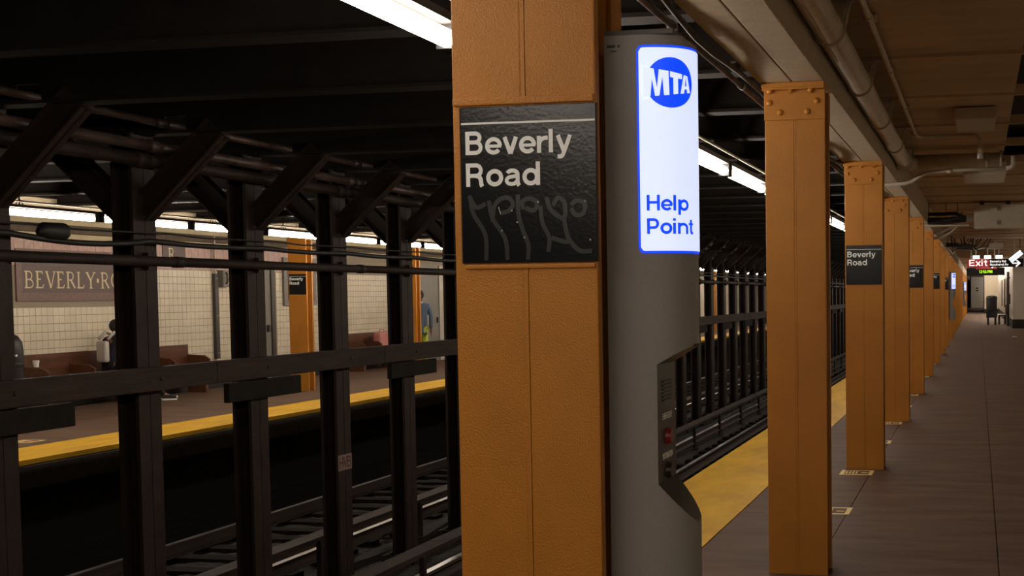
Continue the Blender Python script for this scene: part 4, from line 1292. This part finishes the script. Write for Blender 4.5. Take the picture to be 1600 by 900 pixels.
# =================================================================== PEOPLE
def skinned(name, verts, edges, radii, m, parent, level=2, root=0):
    me = bpy.data.meshes.new(name)
    me.from_pydata(verts, edges, [])
    o = bpy.data.objects.new(name, me)
    COL.objects.link(o)
    o.modifiers.new('skin', 'SKIN')
    sd = me.skin_vertices[0].data
    for i, r in enumerate(radii):
        sd[i].radius = (r, r) if not isinstance(r, tuple) else r
        sd[i].use_root = (i == root)
    s = o.modifiers.new('sub', 'SUBSURF'); s.levels = level; s.render_levels = level
    dg = bpy.context.evaluated_depsgraph_get()
    ev = bpy.data.meshes.new_from_object(o.evaluated_get(dg))
    ev.name = name
    ev.materials.clear(); ev.materials.append(m)
    ev.polygons.foreach_set('use_smooth', [True] * len(ev.polygons))
    o.modifiers.clear()
    o.data = ev
    bpy.data.meshes.remove(me)
    if parent: o.parent = parent
    return o

def hand(vs, es, rs, w, d, side, parent_i, curl=.3):
    """palm and five fingers added to a skeleton; w wrist, d finger direction, side thumb direction"""
    d = d.normalized(); side = (side - d * side.dot(d)).normalized(); nrm = d.cross(side)
    palm = w + d * .085
    vs.append(tuple(palm)); rs.append((.030, .022)); es.append((parent_i, len(vs) - 1)); pi_ = len(vs) - 1
    for k, (off, ln) in enumerate(((.030, .070), (.010, .080), (-.010, .075), (-.030, .058))):
        a = palm + side * off + d * .02
        b = a + d * ln * .55 + nrm * ln * curl * .3
        c = b + d * ln * .45 + nrm * ln * curl * .6
        i0 = len(vs)
        vs.extend([tuple(a), tuple(b), tuple(c)]); rs.extend([.010, .0088, .0078]); es.extend([(pi_, i0), (i0, i0 + 1), (i0 + 1, i0 + 2)])
    a = w + d * .03 + side * .035; b = a + d * .035 + side * .018; c = b + d * .03 + side * .004
    i0 = len(vs)
    vs.extend([tuple(a), tuple(b), tuple(c)]); rs.extend([.012, .010, .009]); es.extend([(parent_i, i0), (i0, i0 + 1), (i0 + 1, i0 + 2)])

def person(label, loc, rotz, J, top, trousers, shoes, extras):
    """J: joint positions in the figure's own frame, facing +Y"""
    t = thing('person', label, 'person', loc, rotz)
    V = {k: Vector(v) for k, v in J.items()}
    names = ['pelvis', 'spine', 'chest', 'neck', 'head0', 'shl', 'ell', 'wrl', 'shr', 'elr', 'wrr', 'hpl', 'knl', 'anl', 'tol', 'hpr', 'knr', 'anr', 'tor']
    rad = dict(pelvis=.125, spine=.118, chest=.135, neck=.055, head0=.06, shl=.062, ell=.042, wrl=.028, shr=.062, elr=.042, wrr=.028, hpl=.088, knl=.056, anl=.037, tol=.032, hpr=.088, knr=.056, anr=.037, tor=.032)
    ed = [('pelvis', 'spine'), ('spine', 'chest'), ('chest', 'neck'), ('neck', 'head0'), ('chest', 'shl'), ('shl', 'ell'), ('ell', 'wrl'), ('chest', 'shr'), ('shr', 'elr'), ('elr', 'wrr'),
          ('pelvis', 'hpl'), ('hpl', 'knl'), ('knl', 'anl'), ('anl', 'tol'), ('pelvis', 'hpr'), ('hpr', 'knr'), ('knr', 'anr'), ('anr', 'tor')]
    ix = {n: i for i, n in enumerate(names)}
    vs = [tuple(V[n]) for n in names]; rs = [rad[n] * .93 for n in names]; es = [(ix[a], ix[b]) for a, b in ed]
    for s, sd in (('l', -1), ('r', 1)):
        w = V['wr' + s]; d = w - V['el' + s]
        hand(vs, es, rs, w, d, Vector((0, 1, 0.2)), ix['wr' + s])
    skinned('body', vs, es, rs, M['skin'], t)
    def wear(name, ns, m, grow, rr=None, lvl=2):
        ii = {n: i for i, n in enumerate(ns)}
        es_ = [(ii[a], ii[b]) for a, b in ed if a in ii and b in ii]
        return skinned(name, [tuple(V[n]) for n in ns], es_, [(rr or {}).get(n, rad[n] * grow) for n in ns], m, t, lvl)
    for s in ('l', 'r'):
        V['cu' + s] = V['el' + s].lerp(V['wr' + s], top[2])
        rad['cu' + s] = .040
    V['hem'] = V['pelvis'] + Vector((0, 0, -.13)) if top[1] == 'jacket' else V['pelvis'] + Vector((0, .03, -.02))
    rad['hem'] = .135
    ed.extend([('ell', 'cul'), ('elr', 'cur'), ('pelvis', 'hem')])
    wear('shirt' if top[1] != 'jacket' else 'jacket', ['pelvis', 'spine', 'chest', 'neck', 'shl', 'ell', 'cul', 'shr', 'elr', 'cur', 'hem'], top[0], 1.24, {'neck': .066})
    wear('trousers', ['pelvis', 'hpl', 'knl', 'anl', 'hpr', 'knr', 'anr'], trousers, 1.17, {'anl': .046, 'anr': .046})
    for s in ('l', 'r'):
        a, b = V['an' + s], V['to' + s]
        dr = (b - a); dr.z = 0; dr.normalize()
        m = MB()
        heel = a - dr * .05
        pts = [(heel.x, heel.y, a.z - .055), (a.x, a.y, a.z - .05), (a.x + dr.x * .1, a.y + dr.y * .1, a.z - .058), (a.x + dr.x * .2, a.y + dr.y * .2, a.z - .068)]
        m.tube([(p[0], p[1], p[2] + .012) for p in pts], [.036, .046, .046, .036], 12)
        sh = m.build('sneaker', shoes, t, smooth=True)
        m = MB(); e = a + dr * .19
        m.ball((e.x, e.y, a.z - .052), (.040, .040, .030), 10, 6); m.build('toe_cap', M['paper'], sh, smooth=True)
        m = MB(); m.tube([(p[0], p[1], p[2] - .022) for p in pts], [.030, .038, .04, .034], 8); m.build('sole', M['paper'], sh, smooth=True)
    # head
    h = V['head']; f_ = Vector(J.get('face', (0, 1, 0))).normalized(); r_ = f_.cross(Vector((0, 0, 1))).normalized()
    m = MB(); m.ball(tuple(h), (.078, .094, .115), 20, 14)
    m.tube([tuple(h + f_ * .088 + Vector((0, 0, .01))), tuple(h + f_ * .108 + Vector((0, 0, -.028)))], [.010, .017], 8)
    for s in (1, -1):
        e = h + r_ * (.079 * s) + Vector((0, 0, -.005)); m.ball(tuple(e), (.014, .020, .030), 8, 6)
    hd = m.build('head', M['skin'], t, smooth=True)
    for s in (1, -1):
        e = h + r_ * (.031 * s) + f_ * .084 + Vector((0, 0, .008))
        MB().ball(tuple(e), .0125, 8, 6).build('eye', M['eye'], hd, smooth=True)
        MB().ball(tuple(e + f_ * .008), .0065, 8, 6).build('iris', M['hair'], hd, smooth=True)
    m = MB(); m.ball(tuple(h + f_ * .086 + Vector((0, 0, -.055))), (.024, .010, .009), 10, 6); m.build('mouth', M['lip'], hd, smooth=True)
    m = MB(); c = h - f_ * .022 + Vector((0, 0, .028)); m.ball(tuple(c), (.094, .100, .108), 18, 12)
    m.build('hair', M['hair'], t, smooth=True)
    extras(t, V)
    return t

def ex_stand(t, V):
    h = V['head']
    MB().ball((h.x, h.y - .085, h.z + .075), .055, 14, 10).build('hair_bun', M['hair'], t, smooth=True)
    MB().tube([(h.x, h.y - .10, h.z + .03), (h.x - .01, h.y - .13, h.z - .09), (h.x, h.y - .12, h.z - .20)], [.05, .045, .02], 10).build('hair_tail', M['hair'], t, smooth=True)
    c = V['neck']
    MB().tube([(c.x - .0, c.y - .01, c.z - .035), (c.x, c.y, c.z + .005)], [.09, .066], 14).build('collar', M['whitecloth'], t, smooth=True)
    MB().box(.17, .19, -.10, .02, 1.00, 1.25).build('strap_bag', M['whitecloth'], t, bevel=.008)
P1 = dict(pelvis=(0, 0, .96), spine=(0, -.01, 1.14), chest=(0, -.01, 1.38), neck=(0, .0, 1.545), head0=(0, .02, 1.62), head=(0, .03, 1.705),
          shl=(-.185, -.01, 1.46), ell=(-.235, -.03, 1.18), wrl=(-.23, .04, .93), shr=(.185, -.01, 1.46), elr=(.245, -.03, 1.18), wrr=(.24, .03, .92),
          hpl=(-.09, 0, .90), knl=(-.10, .02, .50), anl=(-.10, -.02, .085), tol=(-.11, .10, .05), hpr=(.09, 0, .90), knr=(.10, .02, .50), anr=(.10, -.02, .085), tor=(.11, .10, .05))
person('standing person in blue denim jacket and lime trousers, back turned, behind the amber column', (-12.80, 28.1, 0), radians(25), P1, (M['denim'], 'jacket', .95), M['lime'], M['darkcloth'], ex_stand)
def ex_sit(t, V):
    c = V['chest']
    MB().box(-.125, .125, c.y - .22, c.y - .13, .68, 1.02).build('backpack', M['whitecloth'], t, bevel=.045, seg=3)
    for s in (-.12, .12):
        MB().tube([(s, c.y - .16, 1.05), (s, c.y - .05, 1.155), (s, c.y + .10, 1.10), (s, c.y + .13, .95)], .026, 8).build('strap', M['whitecloth'], t, smooth=True)
P2 = dict(pelvis=(0, 0, .56), spine=(0, .0, .72), chest=(0, .02, .94), neck=(0, .05, 1.09), head0=(0, .08, 1.15), head=(0, .10, 1.23),
          shl=(-.17, .03, 1.01), ell=(-.22, .08, .76), wrl=(-.16, .30, .66), shr=(.17, .03, 1.01), elr=(.22, .08, .76), wrr=(.16, .30, .66),
          hpl=(-.09, .05, .55), knl=(-.11, .46, .55), anl=(-.11, .72, .10), tol=(-.12, .85, .06), hpr=(.09, .05, .55), knr=(.13, .47, .55), anr=(.17, .80, .10), tor=(.19, .93, .06))
person('seated person in navy shirt with a white backpack, on the bench behind a sooty column', (-13.66, 18.33, 0), radians(-20), P2, (M['navy'], 'shirt', .15), M['darkcloth'], M['darkcloth'], ex_sit)
